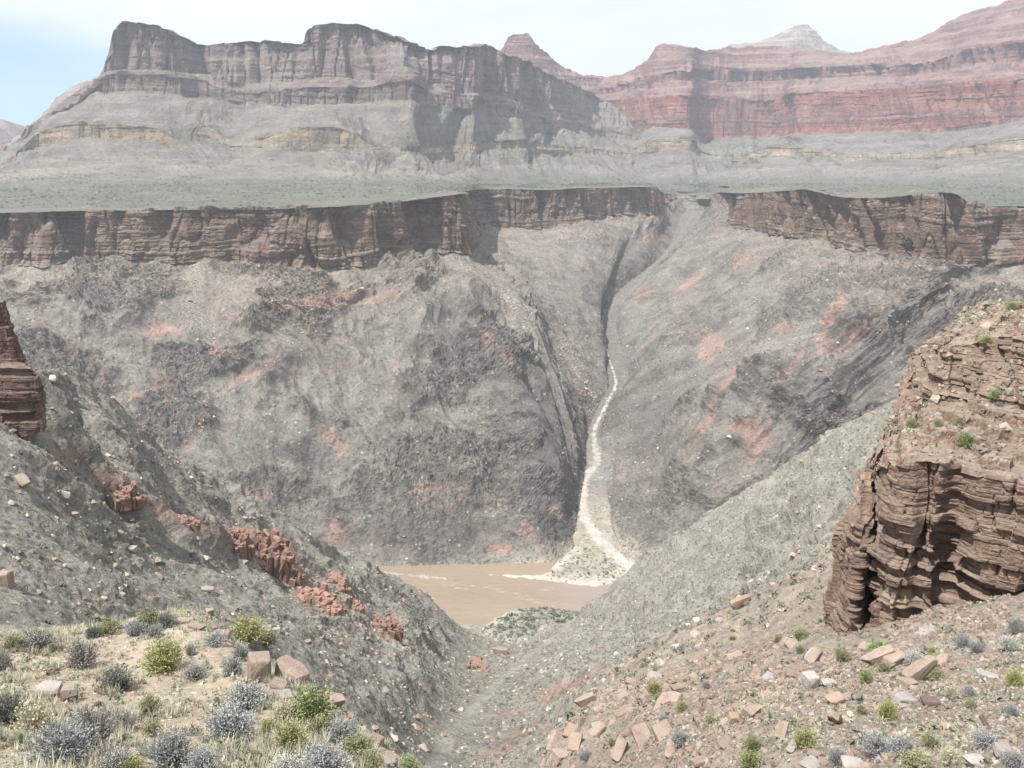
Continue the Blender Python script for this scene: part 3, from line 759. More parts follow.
# bedded ledges in the rubble slope's broken edge
zz = P[..., 2]
led = sstep(.2, .9, fbm(x/12+2, y/12, z*0, 3)+.3)*rubb*sstep(110, 60, y)*sstep(680, 620, px)
P[..., 2] = lerp(zz, np.round(zz/1.1)*1.1+n_small*.25, led*.7)
S.P = P; normals(S); NEAR = S
px, py = proj(P); x, y, z = P[..., 0], P[..., 1], P[..., 2]
n_a = fbm(x/40, y/40, z/40, 5, .6); n_b = fbm(x/11+5, y/11, z/11, 4, .6)
col = np.empty(P.shape, F32); col[:] = (.235, .222, .192)
col = mixc(col, (.165, .158, .14), sstep(.0, .5, n_a)*.7)
col = mixc(col, (.27, .225, .175), sstep(.05, .45, n_b)*.5)
col = mixc(col, (.25, .225, .19), sstep(.05, .5, -n_a+n_b*.4)*.7)
lefts = sstep(520, 430, px)
col = mixc(col, (.115, .108, .104), lefts*sstep(-.1, .4, n_b+n_a*.5)*.25)
col = mixc(col, (.235, .226, .188), (1-lefts)*.55)
red = rubb*sstep(-.45, .25, n_b+.55*sstep(200, 90, y)+.1)
col = mixc(col, (.262, .216, .176), red*.8)
col = mixc(col, (.35, .305, .25), rubb*sstep(.0, .6, n_a-n_b*.5)*.6)
col = mixc(col, (.31, .29, .25), sstep(4.0, .5, drain+n_b*5+n_a*4)*.6)
pink = np.zeros(px.shape, F32)
def blobN(cx, cy, rx, ry, an):
    a = math.radians(an); u, v = px-cx, py-cy
    return np.sqrt(((u*math.cos(a)+v*math.sin(a))/rx)**2+((-u*math.sin(a)+v*math.cos(a))/ry)**2)
for b_ in [(265,545,40,18,20),(115,485,30,12,25),(165,512,24,9,25),(320,598,36,14,15),(385,625,26,12,10),(300,570,26,14,30),(70,455,22,8,20),(200,525,20,8,20),(560,690,60,6,-25),(520,735,40,8,-30),(770,290,1,1,0)]:
    pink = np.maximum(pink, sstep(1.15, .6, blobN(*b_)+n_b*1.7))
pink *= (y > 150)
col = mixc(col, (.27, .165, .13), pink*.6)
sandm = sstep(22, 3, z-RIVER_Z)*sstep(-.6, .3, n_b)*sstep(640, 700, y)
col = mixc(col, (.40, .36, .29), sandm*.75)
alpha = np.clip(.72-.35*rubb-.4*pink-.5*sstep(9, 2.5, drain)+.2*n_a, 0.05, 1)
RGBA = np.concatenate([col, alpha[..., None]], -1)
# parts of the near ground: far slopes and the rubble slope under the crag
isr = (rubb > .5)
rr = int(np.argmin(np.abs(Yg[:, 0]-115)))
cc0 = int(np.argmin(np.abs(A[0]-.02)))
hid = (y < 50) & (A < -.02)
keep = ~hid
k1 = keep.copy(); k1[:rr, cc0:] = False
k2 = np.zeros_like(keep); k2[:rr+1, cc0:] = True
k1[:rr+1, :cc0+1] |= keep[:rr+1, :cc0+1]; k1[rr:, :] = keep[rr:, :]
struct(grid_obj('hillside', P, RGBA, M_NEAR, keep=k1), 'dark grey hillside cut by a ravine running down to the muddy river', 'hillside')
struct(grid_obj('rubble_slope', P, RGBA, M_RUBBLE, keep=k2), 'slope of loose red-brown rubble below the sandstone crag', 'slope')
print('near', P.shape, time.time()-T0)

# ================================================================== KNOLL with the brush
KN = [(0,768,12),(100,768,11.8),(200,768,11.6),(300,768,12.2),(400,775,13.5),(440,800,14),(470,850,12),(-150,768,12),(0,700,18),(100,690,20),(200,690,20),(-150,700,18),(300,730,15.5),(370,755,14.3),
 (0,640,27),(50,636,28.5),(100,630,30),(150,624,31),(200,617,32),(220,628,29.5),(250,655,25),(300,690,20.5),(350,722,17.3),(400,757,14.6),(-150,650,27),
 (0,640,36),(100,640,38),(200,632,40),(240,660,32),(270,690,28),(320,730,23),(380,770,18.5),(430,810,16.5),(-150,650,36),
 (0,690,50),(100,690,50),(200,690,50),(300,760,36),(380,820,28),(440,880,22),(0,780,60),(250,800,55),(-150,720,55),
 (0,950,7),(200,950,7),(400,950,8),(500,1000,9),(-150,950,7),(0,1300,4),(200,1300,4),(450,1300,5),(-150,1300,4),(550,1100,11),(520,950,14)]
fk = field(KN)
KA, KB = 620, 620
ka0, ka1, kl0, kl1 = -.85, .10, math.log(4.0), math.log(52.0)
GA, GL = np.meshgrid(np.linspace(ka0, ka1, 140), np.linspace(kl0, kl1, 160))
E = upsample(fk(GA, GL), KB, KA)
A, LYg = np.meshgrid(np.linspace(ka0, ka1, KA), np.linspace(kl0, kl1, KB))
Yk = np.exp(LYg)
P = np.stack([A*Yk, Yk, E*Yk], -1).astype(F32)
S = Sheet(); S.P = P; normals(S)
x, y, z = P[..., 0], P[..., 1], P[..., 2]
dn = fbm(x/3.0, y/3.0, z*0, 3)*.16+fbm(x/.7, y/.7, z*0+3, 4, .6)*.045
edge = sstep(27, 40, y)
dn = dn+edge*fbm(x/6, y/6, z/3, 3)*1.3
P = P+S.N*dn[..., None]; S.P = P; normals(S); KNOLL = S
x, y, z = P[..., 0], P[..., 1], P[..., 2]
n_a = fbm(x/2.2, y/2.2, z*0+1, 4, .6); n_b = fbm(x/.5, y/.5, z*0+2, 3, .6)
col = np.empty(P.shape, F32); col[:] = (.36, .30, .228)
col = mixc(col, (.43, .385, .29), sstep(.0, .45, n_a)*.7)
col = mixc(col, (.27, .215, .165), sstep(.05, .5, -n_a)*.6)
col = mixc(col, (.25, .19, .15), sstep(.25, .6, n_b)*.4)
RGBA = np.concatenate([col, np.full(x.shape, .45, F32)[..., None]], -1)
struct(grid_obj('knoll', P, RGBA, M_KNOLL), 'pale sandy knoll with dry grass and brush beside the drop into the ravine', 'knoll')
print('knoll', P.shape, time.time()-T0)

def surf(qx, qy, sheets, tol=1.6):
    """Nearest visible ground point at a pixel."""
    best = None
    for S in sheets:
        if not hasattr(S, 'pp'):
            S.pp = proj(S.P)
        X, Yp = S.pp
        m = (np.abs(X-qx) < tol) & (np.abs(Yp-qy) < tol)
        if m.any():
            c = S.P[m]; k = c[np.argmin(c[:, 1])]
            if best is None or k[1] < best[1]: best = k
    if best is None:
        return surf(qx, qy, sheets, tol*2) if tol < 40 else None
    return best

# ================================================================== CRAGS
def crag(name, ST, creases, cliffs, spacing, thick, block, amp, seed, mat, colset, label, cat, back=12, slot=1.4, dip=0.0):
    C = []
    for st in ST:
        L = [up(*p) for p in st]
        b0 = L[0].copy(); b0[2] -= 2.5
        d = L[-1]-L[-2]; d[2] = 0; d /= np.linalg.norm(d)+1e-6
        b = L[-1]+(d*.5+np.array([0, .5, 0]))*back; b[2] -= back*.25
        C.append([b0]+L+[b])
    S = loft(np.array(C), creases, cliffs, spacing=spacing, cliff_boost=1.6)
    P, s = S.P, S.s
    x, y, z = P[..., 0], P[..., 1], P[..., 2]
    wc = blur_rows(S.cliff[:, None], 8)
    big = fbm(x/(block*2.6), y/(block*2.6), z/(block*3.4), 3)*amp*.45
    st1 = strata(z, s*.8, thick*1.15, block*1.3, amp*.95, seed, dip, 40, 30, .15); st2 = strata(z, s, thick*.42, block*.6, amp*.42, seed+9, dip, 24, 24, .2)
    col_ = np.floor(s/(block*1.15)+gnoise(s/9, z/14, z*0+seed)*.35+.2*np.sin(z*.35)); st1 = st1+(h1(col_, seed+21)-.5)*amp*1.5*wc
    zz = (z+dip*s+gnoise(s/(block*6), z*0+seed, z/(thick*20))*thick*.25)/(thick*1.35)
    L = np.floor(zz); fr_ = zz-L
    sl = (h2(L, np.floor(s/(block*2.2)+h1(L, 3)*5), seed+77) > .80)*sstep(0, .25, fr_)*sstep(1, .7, fr_)
    sl = -sl*slot
    ck = -np.clip(.16-np.abs(gnoise(s/(block*.9), z/(block*3.5), z*0+seed+5.5)), 0, .16)/.16*amp*1.3
    lastc = max(cliffs); dcap = 1-sstep(.05, .5, S.fr)[:, None]*(S.seg == lastc)[:, None]*(.5 if len(cliffs) == 3 else 0)
    if len(cliffs) == 3: dcap = dcap*np.where(S.seg > lastc, .3, 1)[:, None]
    fine = fbm(x/(block*.35), y/(block*.35), z/(thick*.5), 3, .6)*amp*.30
    dh = dcap*((.30+.70*wc)*(st1+st2)+wc*(sl+ck+big)+(1-wc)*big*.5)
    tl = np.floor(z/(thick*.7)+fbm(x/4, y/4, z*0, 3)*1.6)
    up_ = (1-wc)*(fbm(x/1.6, y/1.6, z*0, 4, .6)*amp*.9+(h1(tl, seed+8)-.5)*amp*1.1)
    P = P+S.H*dh[..., None]+S.N*fine[..., None]; P[..., 2] += up_
    zq = P[..., 2]; q_ = thick*.8; wq = fbm(x/7, y/7, z*0+2, 3)*q_*1.2
    fz = (zq+wq)/q_; ff = fz-np.floor(fz); zs = (np.floor(fz)+sstep(.55, .95, ff))*q_-wq
    P[..., 2] = lerp(zq, zs, (1-wc)*.85)
    S.P = P; normals(S)
    x, y, z = P[..., 0], P[..., 1], P[..., 2]
    n_a = fbm(x/(block*1.5), y/(block*1.5), z/(block*1.5), 4, .6); n_b = fbm(x/(block*.4), y/(block*.4), z/(thick*.6), 3, .6)
    bd = h1(np.floor((z+dip*s+n_a*.3)/(thick*.8)), seed+5)
    c = np.empty(P.shape, F32); c[:] = colset[0]
    c = mixc(c, colset[1], bd*.7)
    c = mixc(c, colset[2], sstep(.05, .5, n_a)*.7)
    c = mixc(c, colset[3], sstep(.15, .55, -n_a+n_b*.3)*.6)
    flat = sstep(.45, .8, S.N[..., 2])
    c = mixc(c, colset[4], flat*(1-.5*wc)*.8)
    RG_ = np.concatenate([c, (flat*(1-wc)*.35)[..., None]], -1)
    o = tag(grid_obj(name, P, RG_, mat), label, cat)
    return S, o
CS = [(.205, .142, .112), (.25, .178, .136), (.30, .228, .17), (.14, .10, .084), (.285, .235, .187)]
#  base, cliff top, upper step top, terrace back, upper ledge top, hill top
CR = [
 [(905,640,118),(905,530,118),(908,470,119),(915,410,120),(930,352,124),(965,310,130)],
 [(850,648,88),(862,535,88),(876,480,90),(900,410,95),(922,352,98),(975,308,110)],
 [(823,650,68),(838,536,69),(862,484,72),(893,414,82),(912,354,86),(983,306,103)],
 [(830,657,63),(846,528,64),(864,474,68),(897,412,79),(920,352,83),(988,306,102)],
 [(848,660,61),(866,524,62.2),(868,470,66),(903,410,77),(928,350,81),(994,305,101)],
 [(853,660,63.5),(871,524,65),(872,470,67),(905,410,77),(930,350,81),(996,305,101)],
 [(858,660,68),(873,522,69),(874,469,67.5),(906,410,76.5),(932,349,80.5),(998,305,100)],
 [(863,661,61),(876,530,62),(878,468,64),(908,409,75.5),(934,349,80),(1000,305,100)],
 [(885,660,58.5),(893,540,59.4),(898,464,60.5),(924,406,71),(946,346,75),(1008,304,99)],
 [(915,656,57.5),(920,540,58.4),(922,462,59.5),(948,404,70),(966,343,74),(1018,302,97)],
 [(938,650,57),(940,545,58),(942,466,59),(966,402,69),(984,338,73),(1026,300,95)],
 [(950,648,58.4),(952,550,59),(956,468,59.5),(978,401,68.5),(994,336,72.5),(1034,299,94)],
 [(980,640,56),(978,555,57),(982,474,58),(1000,401,67),(1014,334,71),(1050,297,91)],
 [(1024,628,54.5),(1024,555,55.5),(1026,480,56.5),(1032,405,65.5),(1044,334,69.5),(1080,294,88)],
 [(1090,612,52),(1090,550,53),(1092,484,54),(1096,412,62),(1104,338,66),(1130,290,84)],
 [(1210,590,49),(1210,540,50),(1210,490,51),(1210,425,58),(1210,340,62),(1230,280,78)],
]
CRAG, crag_o = crag('sandstone_crag', CR, [1, 2, 3, 4, 5], {0, 1, 2, 4}, .7, 1.0, 3.4, .62, 4, M_CRAG, CS,
    'big layered red-brown sandstone crag with a dark vertical crack and brush on its ledge', 'crag', slot=.5, dip=.0)
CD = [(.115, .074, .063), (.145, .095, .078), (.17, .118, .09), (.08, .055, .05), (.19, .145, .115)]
CL = [
 [(-110,428,205),(-110,366,206),(-110,360,209),(-110,296,210)],
 [(-40,428,200),(-40,366,201),(-40,360,204),(-40,298,205)],
 [(8,428,197.5),(8,368,198.5),(4,361,203),(-2,302,204)],
 [(30,426,198),(33,370,199),(16,361,203.5),(5,306,204.5)],
 [(41,420,200),(42,390,201),(23,361,206),(9,312,207)],
 [(44,418,212),(38,388,212),(22,361,214),(6,316,213)],
 [(38,416,222),(28,388,222),(10,364,221),(-6,322,220)],
]
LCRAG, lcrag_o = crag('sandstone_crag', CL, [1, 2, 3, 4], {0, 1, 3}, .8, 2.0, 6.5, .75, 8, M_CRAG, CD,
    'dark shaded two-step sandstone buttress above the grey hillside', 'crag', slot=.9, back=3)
print('crags', CRAG.P.shape, time.time()-T0)

# ================================================================== ROCKS
def rock_mesh(name, seed, dims=(1, 1, 1), cuts=16, jag=.22, layered=0, bev=.035):
    r = np.random.default_rng(seed)
    bm = bmesh.new()
    for i in range(cuts):
        p = r.uniform(-1, 1, 3); a = int(r.integers(3)); p[a] = np.sign(p[a])*(1-r.uniform(0, jag))
        bm.verts.new(Vector(p*np.array(dims)*.5))
    for sx in (-1, 1):
        for sy in (-1, 1):
            for sz in (-1, 1):
                q = np.array([sx, sy, sz])*(1-r.uniform(.02, jag*1.4, 3))
                bm.verts.new(Vector(q*np.array(dims)*.5))
    res = bmesh.ops.convex_hull(bm, input=bm.verts)
    for v in [v for v in bm.verts if not v.link_faces]: bm.verts.remove(v)
    bmesh.ops.dissolve_limit(bm, angle_limit=math.radians(14), verts=bm.verts, edges=bm.edges)
    if bev: bmesh.ops.bevel(bm, geom=list(bm.edges), offset=bev*min(dims), segments=1, affect='EDGES', profile=.6)
    bmesh.ops.triangulate(bm, faces=bm.faces)
    bmesh.ops.subdivide_edges(bm, edges=[e for e in bm.edges if e.calc_length() > .28], cuts=1)
    bmesh.ops.triangulate(bm, faces=bm.faces)
    V = np.array([v.co for v in bm.verts], F32)
    d = fbm(V[:, 0]*2.5+seed, V[:, 1]*2.5, V[:, 2]*2.5, 4, .6)
    n = np.array([v.normal for v in bm.verts], F32)
    if layered:
        L = np.floor(V[:, 2]*layered+.5*d)
        d = d*.6+(h1(L, seed)-.5)*1.6
    V = V+n*(d*.06*min(1, min(dims)*1.4))[:, None]
    for v, c in zip(bm.verts, V): v.co = Vector(c.tolist())
    me = bpy.data.meshes.new(name); bm.to_mesh(me); bm.free()
    return me
M_R = {
 'red': simple_mat('red_brown_sandstone', (.245, .182, .15), 2.0, .35, (.32, .258, .21), (7, .06)),
 'tan': simple_mat('tan_sandstone', (.295, .24, .195), 2.0, .3, (.235, .18, .148), (7, .06)),
 'orange': simple_mat('orange_sandstone', (.32, .228, .168), 2.0, .3, (.26, .20, .16), (7, .06)),
 'grey': simple_mat('grey_rock', (.27, .25, .235), 2.0, .3, (.36, .33, .30), (7, .06)),
 'pale': simple_mat('pale_rock', (.36, .33, .295), 2.0, .25, (.29, .255, .225), (7, .06)),
 'brown': simple_mat('brown_sandstone', (.20, .148, .122), 2.0, .35, (.27, .215, .175), (7, .06)),
 'dark': simple_mat('dark_rock', (.12, .095, .085), 2.0, .3, (.17, .13, .11), (7, .06)),
 'granite': simple_mat('red_granite', (.31, .185, .142), .35, .4, (.22, .15, .122), (1.2, .4), stretch=(1.6, 1.6, .5)),
}
SHAPES = {'block': (1, .85, .75), 'cube': (1, .95, 1.15), 'slab': (1, .62, .24), 'long': (1, .34, .26), 'round': (1, .9, .8), 'flat': (1, .8, .34)}
ROCKS = {}
for k, dm in SHAPES.items():
    ROCKS[k] = [(5, .0)] and [rock_mesh('rock_'+k, 100+7*i+len(k), dm, 14 if k in ('block', 'cube') else 20, {'round': .5, 'cube': .26}.get(k, .38), layered=9 if k in ('long', 'slab') else 0) for i in range(3)]
_mats_done = {}
def rock_me(shape, i, mat):
    key = (shape, i, mat)
    if key not in _mats_done:
        me = ROCKS[shape][i].copy(); me.materials.clear(); me.materials.append(M_R[mat]); _mats_done[key] = me
    return _mats_done[key]
GROUND_L = [KNOLL, NEAR]; GROUND_R = [NEAR, CRAG]
def put_rock(name, px_, py_, w, shape, mat, label, cat='rock', group=None, yaw=0, tilt=0, roll=0, var=0, sink=.22, sheets=None, hscale=1.0):
    sheets = sheets or (GROUND_L if px_ < 430 else GROUND_R)
    p = surf(px_, py_, sheets)
    if p is None: return None
    size = w*p[1]/FPX*1.05
    o = new_obj(name, rock_me(shape, var % 3, mat))
    dm = SHAPES[shape]
    o.scale = (size, size, size*hscale)
    o.rotation_euler = (math.radians(roll), math.radians(tilt), math.radians(yaw))
    o.location = (float(p[0]), float(p[1])+size*.25, float(p[2])+size*dm[2]*hscale*(.5-sink)+abs(math.sin(math.radians(tilt)))*size*.18)
    tag(o, label, cat, group)
    return o
NAMED = [
 # knoll
 ('boulder',258,680,26,'cube','tan','tall squared tan block standing beside the big tilted slab','boulder',20,6,0,0,1.25),
 ('boulder',249,678,17,'round','tan','rounded pale boulder at the foot of the squared tan block','boulder',50,0,0,1,1.0),
 ('boulder',291,682,44,'slab','red','big tilted red-brown slab leaning out over the ravine','boulder',-28,24,-12,0,1.7),
 ('rock',278,688,20,'flat','red','dark shadowed ledge stone propping the big tilted slab','rock',-10,8,0,1,1.0),
 ('rock',269,696,16,'flat','tan','small flat tan stone in front of the squared block','rock',15,4,0,2,1.0),
 ('rock',286,701,19,'block','grey','jagged grey stone heap piece above the bright green bush','rock',40,10,8,1,.8),
 ('boulder',334,706,22,'block','red','dark red block on the knoll rim past the bright green bush','boulder',30,18,6,2,.8),
 ('rock',345,724,28,'long','red','narrow reddish ledge stone along the knoll rim','rock',-35,14,0,0,1.0),
 ('rock',362,733,14,'block','pale','small pale stone beside the narrow reddish ledge stone','rock',10,0,0,0,.7),
 ('rock',374,745,18,'block','red','red-brown ledge block low on the knoll rim','rock',-20,8,5,1,.8),
 ('rock',388,766,15,'block','pale','pale stone in the small pile at the bottom edge of the knoll','rock',5,5,0,2,.9),
 ('rock',399,768,13,'round','tan','tan stone in the small pile at the bottom edge of the knoll','rock',70,5,0,0,.9),
 ('rock',181,622,17,'slab','tan','flat tan slab lying on the far edge of the knoll','rock',5,0,0,1,1.0),
 ('rock',196,628,20,'slab','tan','thin tan ledge stone just below the flat slab on the knoll edge','rock',-25,3,0,2,.8),
 ('rock',222,637,20,'flat','tan','flat orange-tan slab next to the bright yellow-green bush','rock',10,5,0,0,1.0),
 ('rock',51,674,11,'block','dark','small dark brown stone alone on the sand','rock',10,0,0,1,.75),
 ('rock',47,694,30,'flat','pale','whitish flat boulder half buried in dry grass','rock',0,-6,0,1,1.0),
 ('rock',68,700,20,'block','dark','dark brown stone beside the whitish flat boulder','rock',20,0,0,2,.6),
 ('rock',97,705,8,'block','dark','small dark upright stone among pebbles near the large grey bush','rock',60,0,0,0,.9),
 ('rock',214,629,8,'block','red','small reddish stone on the slope edge behind the sage bush','rock',10,0,0,2,.9),
 # hillside
 ('boulder',277,631,9,'block','pale','lone pale boulder on the dark hillside above the brush','boulder',10,0,0,0,.8),
 ('boulder',309,644,8,'block','tan','small tan boulder on the dark hillside beyond the tilted slab','boulder',40,0,0,1,.8),
 ('boulder',207,592,16,'slab','pale','pale slab lying high on the dark hillside behind the knoll','boulder',10,8,0,0,1.0),
 ('boulder',208,613,10,'block','tan','tan boulder on the hillside just behind the knoll brush','boulder',20,0,0,2,.9),
 ('boulder',22,484,20,'slab','tan','big tan slab on the upper grey hillside under the dark buttress','boulder',-30,22,0,1,1.2),
 ('boulder',132,553,11,'block','pale','pale boulder on the open grey hillside','boulder',0,0,0,1,.7),
 ('boulder',75,516,9,'block','orange','orange boulder in the middle of the grey hillside','boulder',0,0,0,2,.9),
 ('boulder',6,586,14,'cube','red','dark red block at the edge of the view on the grey hillside','boulder',0,0,0,1,1.3),
 ('boulder',500,653,20,'long','red','small red ledge at the ravine mouth','ledge',0,4,0,0,1.2),
 ('boulder',741,606,26,'long','orange','long orange-tan slab alone high on the hillside','boulder',12,-22,0,1,1.3),
 ('boulder',585,706,27,'long','red','elongated red-brown slab at the edge of the rubble','boulder',14,-20,0,0,1.5),
 ('rock',664,684,9,'long','dark','thin dark leaning slab above the rubble edge','rock',20,-28,0,2,1.0),
 # rubble slope
 ('boulder',678,693,17,'block','red','squarish red-brown boulder just up the rubble from the yellow-green bush','boulder',15,0,0,0,.9),
 ('boulder',734,722,15,'round','orange','round orange boulder among the rubble','boulder',0,0,0,1,1.0),
 ('boulder',751,716,17,'round','red','rounded brown boulder beside the round orange one','boulder',40,0,0,2,1.0),
 ('boulder',725,746,18,'flat','tan','flat tan boulder leaning in the lower rubble','boulder',20,-25,20,0,1.0),
 ('boulder',700,764,20,'slab','red','wedge shaped red slab at the bottom of the rubble','boulder',20,-12,0,1,1.2),
 ('boulder',810,688,17,'cube','pale','upright pale-topped block standing on the rubble below the cracked pillar','boulder',12,0,0,0,1.05),
 ('boulder',829,684,18,'slab','pale','pale flat slab next to the upright pale-topped block','boulder',10,0,0,1,1.0),
 ('boulder',814,661,22,'slab','tan','smooth tan slab at the foot of the cracked pillar','boulder',40,-30,0,2,1.3),
 ('boulder',838,703,22,'flat','orange','flat tan-orange boulder below the pale flat slab','boulder',10,-15,0,0,1.0),
 ('boulder',926,680,46,'long','red','long reddish slab leaning uphill under the crag','boulder',20,-30,0,1,1.3),
 ('boulder',908,688,18,'block','red','brown block at the low end of the long leaning slab','boulder',10,0,0,2,.9),
 ('boulder',884,664,44,'long','red','long low ledge of red rock at the foot of the crag','boulder',15,-17,0,0,1.0),
 ('boulder',931,704,20,'flat','dark','dark grey flat stone on bare gravel','boulder',0,-3,0,1,1.0),
 ('boulder',988,680,24,'slab','grey','grey slab with a pale top lying on the gravel','boulder',-15,10,0,2,1.2),
 ('boulder',816,759,16,'block','red','small red-brown cube among pale stones','boulder',25,0,0,0,.8),
 ('boulder',855,768,28,'flat','pale','big white flat stone beside the blue-grey bushes','boulder',0,0,0,1,.8),
 ('boulder',812,768,26,'flat','pale','pale rounded slab under the small red-brown cube','boulder',30,-5,0,0,.7),
 ('boulder',792,750,18,'slab','pale','pale tilted slab beside the yellow-green shrub','boulder',45,-25,0,2,1.2),
 ('boulder',783,735,22,'slab','red','tall reddish slab tilted on edge in the lower rubble','boulder',60,-50,0,1,1.4),
 ('boulder',835,724,24,'slab','red','dark leaning slab casting a black shadow in the middle of the rubble','boulder',50,48,0,0,1.5),
 ('boulder',905,708,10,'round','pale','small white stone beside the bright yellow bush','rock',0,0,0,2,.8),
 ('boulder',929,650,11,'block','tan','small tan block on top of the ledge at the foot of the crag','rock',20,0,0,1,.9),
 ('boulder',947,729,17,'slab','orange','thin orange-tan slab on the gravel above the blue-grey bushes','rock',10,-12,0,2,.8),
 ('boulder',985,726,18,'long','dark','thin dark leaning shard in the gravel','rock',-60,45,0,1,.8),
 ('boulder',977,765,26,'flat','pale','whitish boulder at the bottom of the gravel slope','boulder',0,0,0,0,.9),
 ('boulder',1005,756,22,'round','pale','pale boulder partly hidden by grey brush in the corner','boulder',0,0,0,1,.8),
 ('boulder',597,735,22,'slab','tan','pale tan slab at the broken rubble edge','boulder',30,-35,0,1,1.4),
 ('boulder',575,748,24,'slab','orange','orange slab tilted at the broken edge of the rubble','boulder',70,-40,0,0,1.4),
 ('boulder',620,757,26,'slab','tan','big leaning tan slab in the lower rubble corner','boulder',55,-45,0,2,1.4),
 ('boulder',560,762,20,'block','red','dark red block at the lowest corner of the rubble','boulder',10,0,0,2,1.0),
 ('boulder',596,727,14,'flat','pale','small whitish slab on top of the broken rubble edge','rock',0,-5,0,0,.9),
]
for (nm, a, b, w_, sh, mt, lab, ct, yaw, tilt, roll, var, hs) in NAMED:
    put_rock(nm, a, b, w_, sh, mt, lab, ct, None, yaw, tilt, roll, var, hscale=hs)

# jagged red granite breaking out of the dark spur
def outcrop_mesh(seed):
    """A ridge of jagged upright fins of rock, joined in one body."""
    r = np.random.default_rng(seed); Vs, Fs, off = [], [], 0
    for i in range(80):
        u = r.uniform(-1, 1); v = r.normal(0, .38); hgt = (1-.5*abs(u)-.5*abs(v))*r.uniform(.35, .95); wd = r.uniform(.07, .22)
        bm = bmesh.new()
        for _ in range(11):
            bm.verts.new(Vector((r.uniform(-1, 1)*wd, r.uniform(-1, 1)*wd*.8, r.uniform(-.5, .55)*hgt)))
        for sx in (-1, 1):
            for sy in (-1, 1): bm.verts.new(Vector((sx*wd*r.uniform(.45, .95), sy*wd*r.uniform(.4, .9), hgt*r.uniform(.5, .85))))
        for sx in (-1, 1):
            for sy in (-1, 1): bm.verts.new(Vector((sx*wd, sy*wd, -.7)))
        bmesh.ops.convex_hull(bm, input=bm.verts)
        for q in [q for q in bm.verts if not q.link_faces]: bm.verts.remove(q)
        bmesh.ops.subdivide_edges(bm, edges=list(bm.edges), cuts=2); bmesh.ops.triangulate(bm, faces=bm.faces)
        bm.verts.index_update()
        V = np.array([q.co for q in bm.verts], F32); Fc = np.array([[q.index for q in f.verts] for f in bm.faces], np.int32); bm.free()
        d = fbm(V[:, 0]*7+i, V[:, 1]*7, V[:, 2]*3+seed, 3, .6)*.07
        V = V+d[:, None]*np.sign(V)*np.array([1, 1, .4])
        a = r.normal(0, .18); V = V@np.array([[math.cos(a), 0, -math.sin(a)], [0, 1, 0], [math.sin(a), 0, math.cos(a)]]).T
        Vs.append(V+np.array([u, v, 0])); Fs.append(Fc+off); off += len(V)
    bm = bmesh.new()                                     # the body the fins rise from
    for _ in range(60):
        a = r.uniform(0, 6.28); q = math.sqrt(r.uniform(0, 1)); bm.verts.new(Vector((1.05*q*math.cos(a), .8*q*math.sin(a), -.55+.55*(1-q)*r.uniform(.4, 1))))
        bm.verts.new(Vector((1.05*math.cos(a), .8*math.sin(a), -.75)))
    bmesh.ops.convex_hull(bm, input=bm.verts)
    for q in [q for q in bm.verts if not q.link_faces]: bm.verts.remove(q)
    bm.verts.index_update()
    V = np.array([q.co for q in bm.verts], F32); Fs.append(np.array([[q.index for q in f.verts] for f in bm.faces], np.int32)+off); Vs.append(V); bm.free()
    me = mesh_np('outcrop', np.concatenate(Vs), np.concatenate(Fs)); me.materials.append(M_R['granite'])
    return me
OC = [outcrop_mesh(3), outcrop_mesh(14), outcrop_mesh(27)]
for i, (a, b, w_, h_, lab) in enumerate([
 (262,556,62,44,'largest jagged red granite outcrop on the crest of the dark spur'),
 (290,582,27,38,'tall red granite fin just down the crest from the largest outcrop'),
 (238,542,34,26,'red granite knob at the upper side of the largest outcrop'),
 (315,606,52,20,'long low red granite patch on the flank of the dark spur'),
 (388,632,32,20,'small red granite knob low on the dark spur towards the ravine'),
 (118,493,40,20,'broken red granite ledge high on the dark spur'),
 (98,480,26,16,'upper end of the red granite ledges near the dark buttress'),
 (186,523,26,13,'little red granite ledge midway along the dark spur'),
 (337,584,30,11,'low dark red granite rib on the skyline of the dark spur'),
 (352,606,24,10,'thin red granite rib above the low end of the dark spur'),
 (134,497,22,14,'red granite stub beside the broken ledge high on the spur'),
 (480,668,26,7,'thin red rock ledge beside the ravine mouth')]):
    p = surf(a, b, [NEAR])
    if p is None: continue
    k = p[1]/FPX
    o = new_obj('granite_outcrop', OC[i % 3]); o.scale = (w_*k*.5, w_*k*.42, h_*k*.80); o.rotation_euler = (0, math.radians(16), -.5+.5*math.sin(i*2.1))
    o.location = (float(p[0]), float(p[1])+w_*k*.2, float(p[2])+h_*k*.05)
    tag(o, lab, 'outcrop')

# loose blocks of the rubble slope: the larger ones each a thing, the rest one heap
def pick(S, mask, n, r):
    idx = np.flatnonzero(mask.ravel())
    ar = (S.P[..., 1]**1.6).ravel()[idx]      # rows are log spaced: weight towards even ground cover
    ar = ar/ar.sum()
    return S.P.reshape(-1, 3)[r.choice(idx, n, p=ar)], None
px, py = proj(NEAR.P)
nx_, ny_, nz_ = NEAR.P[..., 0], NEAR.P[..., 1], NEAR.P[..., 2]
clump = fbm(nx_/9, ny_/9, nx_*0+4, 3)
mask = (px > 545) & (px < 1010) & (py < 775) & (ny_ < 115) & (ny_ > 16) & (clump > -.12) & ((py-640) > -.30*(px-760)+0)
mask &= ~((px > 905) & (py > 690) & (clump < .22))
pts, _ = pick(NEAR, mask, 230, rng)
mts = ['red', 'red', 'tan', 'red', 'brown', 'grey']
shp = ['block', 'flat', 'slab', 'flat', 'round', 'slab', 'long', 'flat']
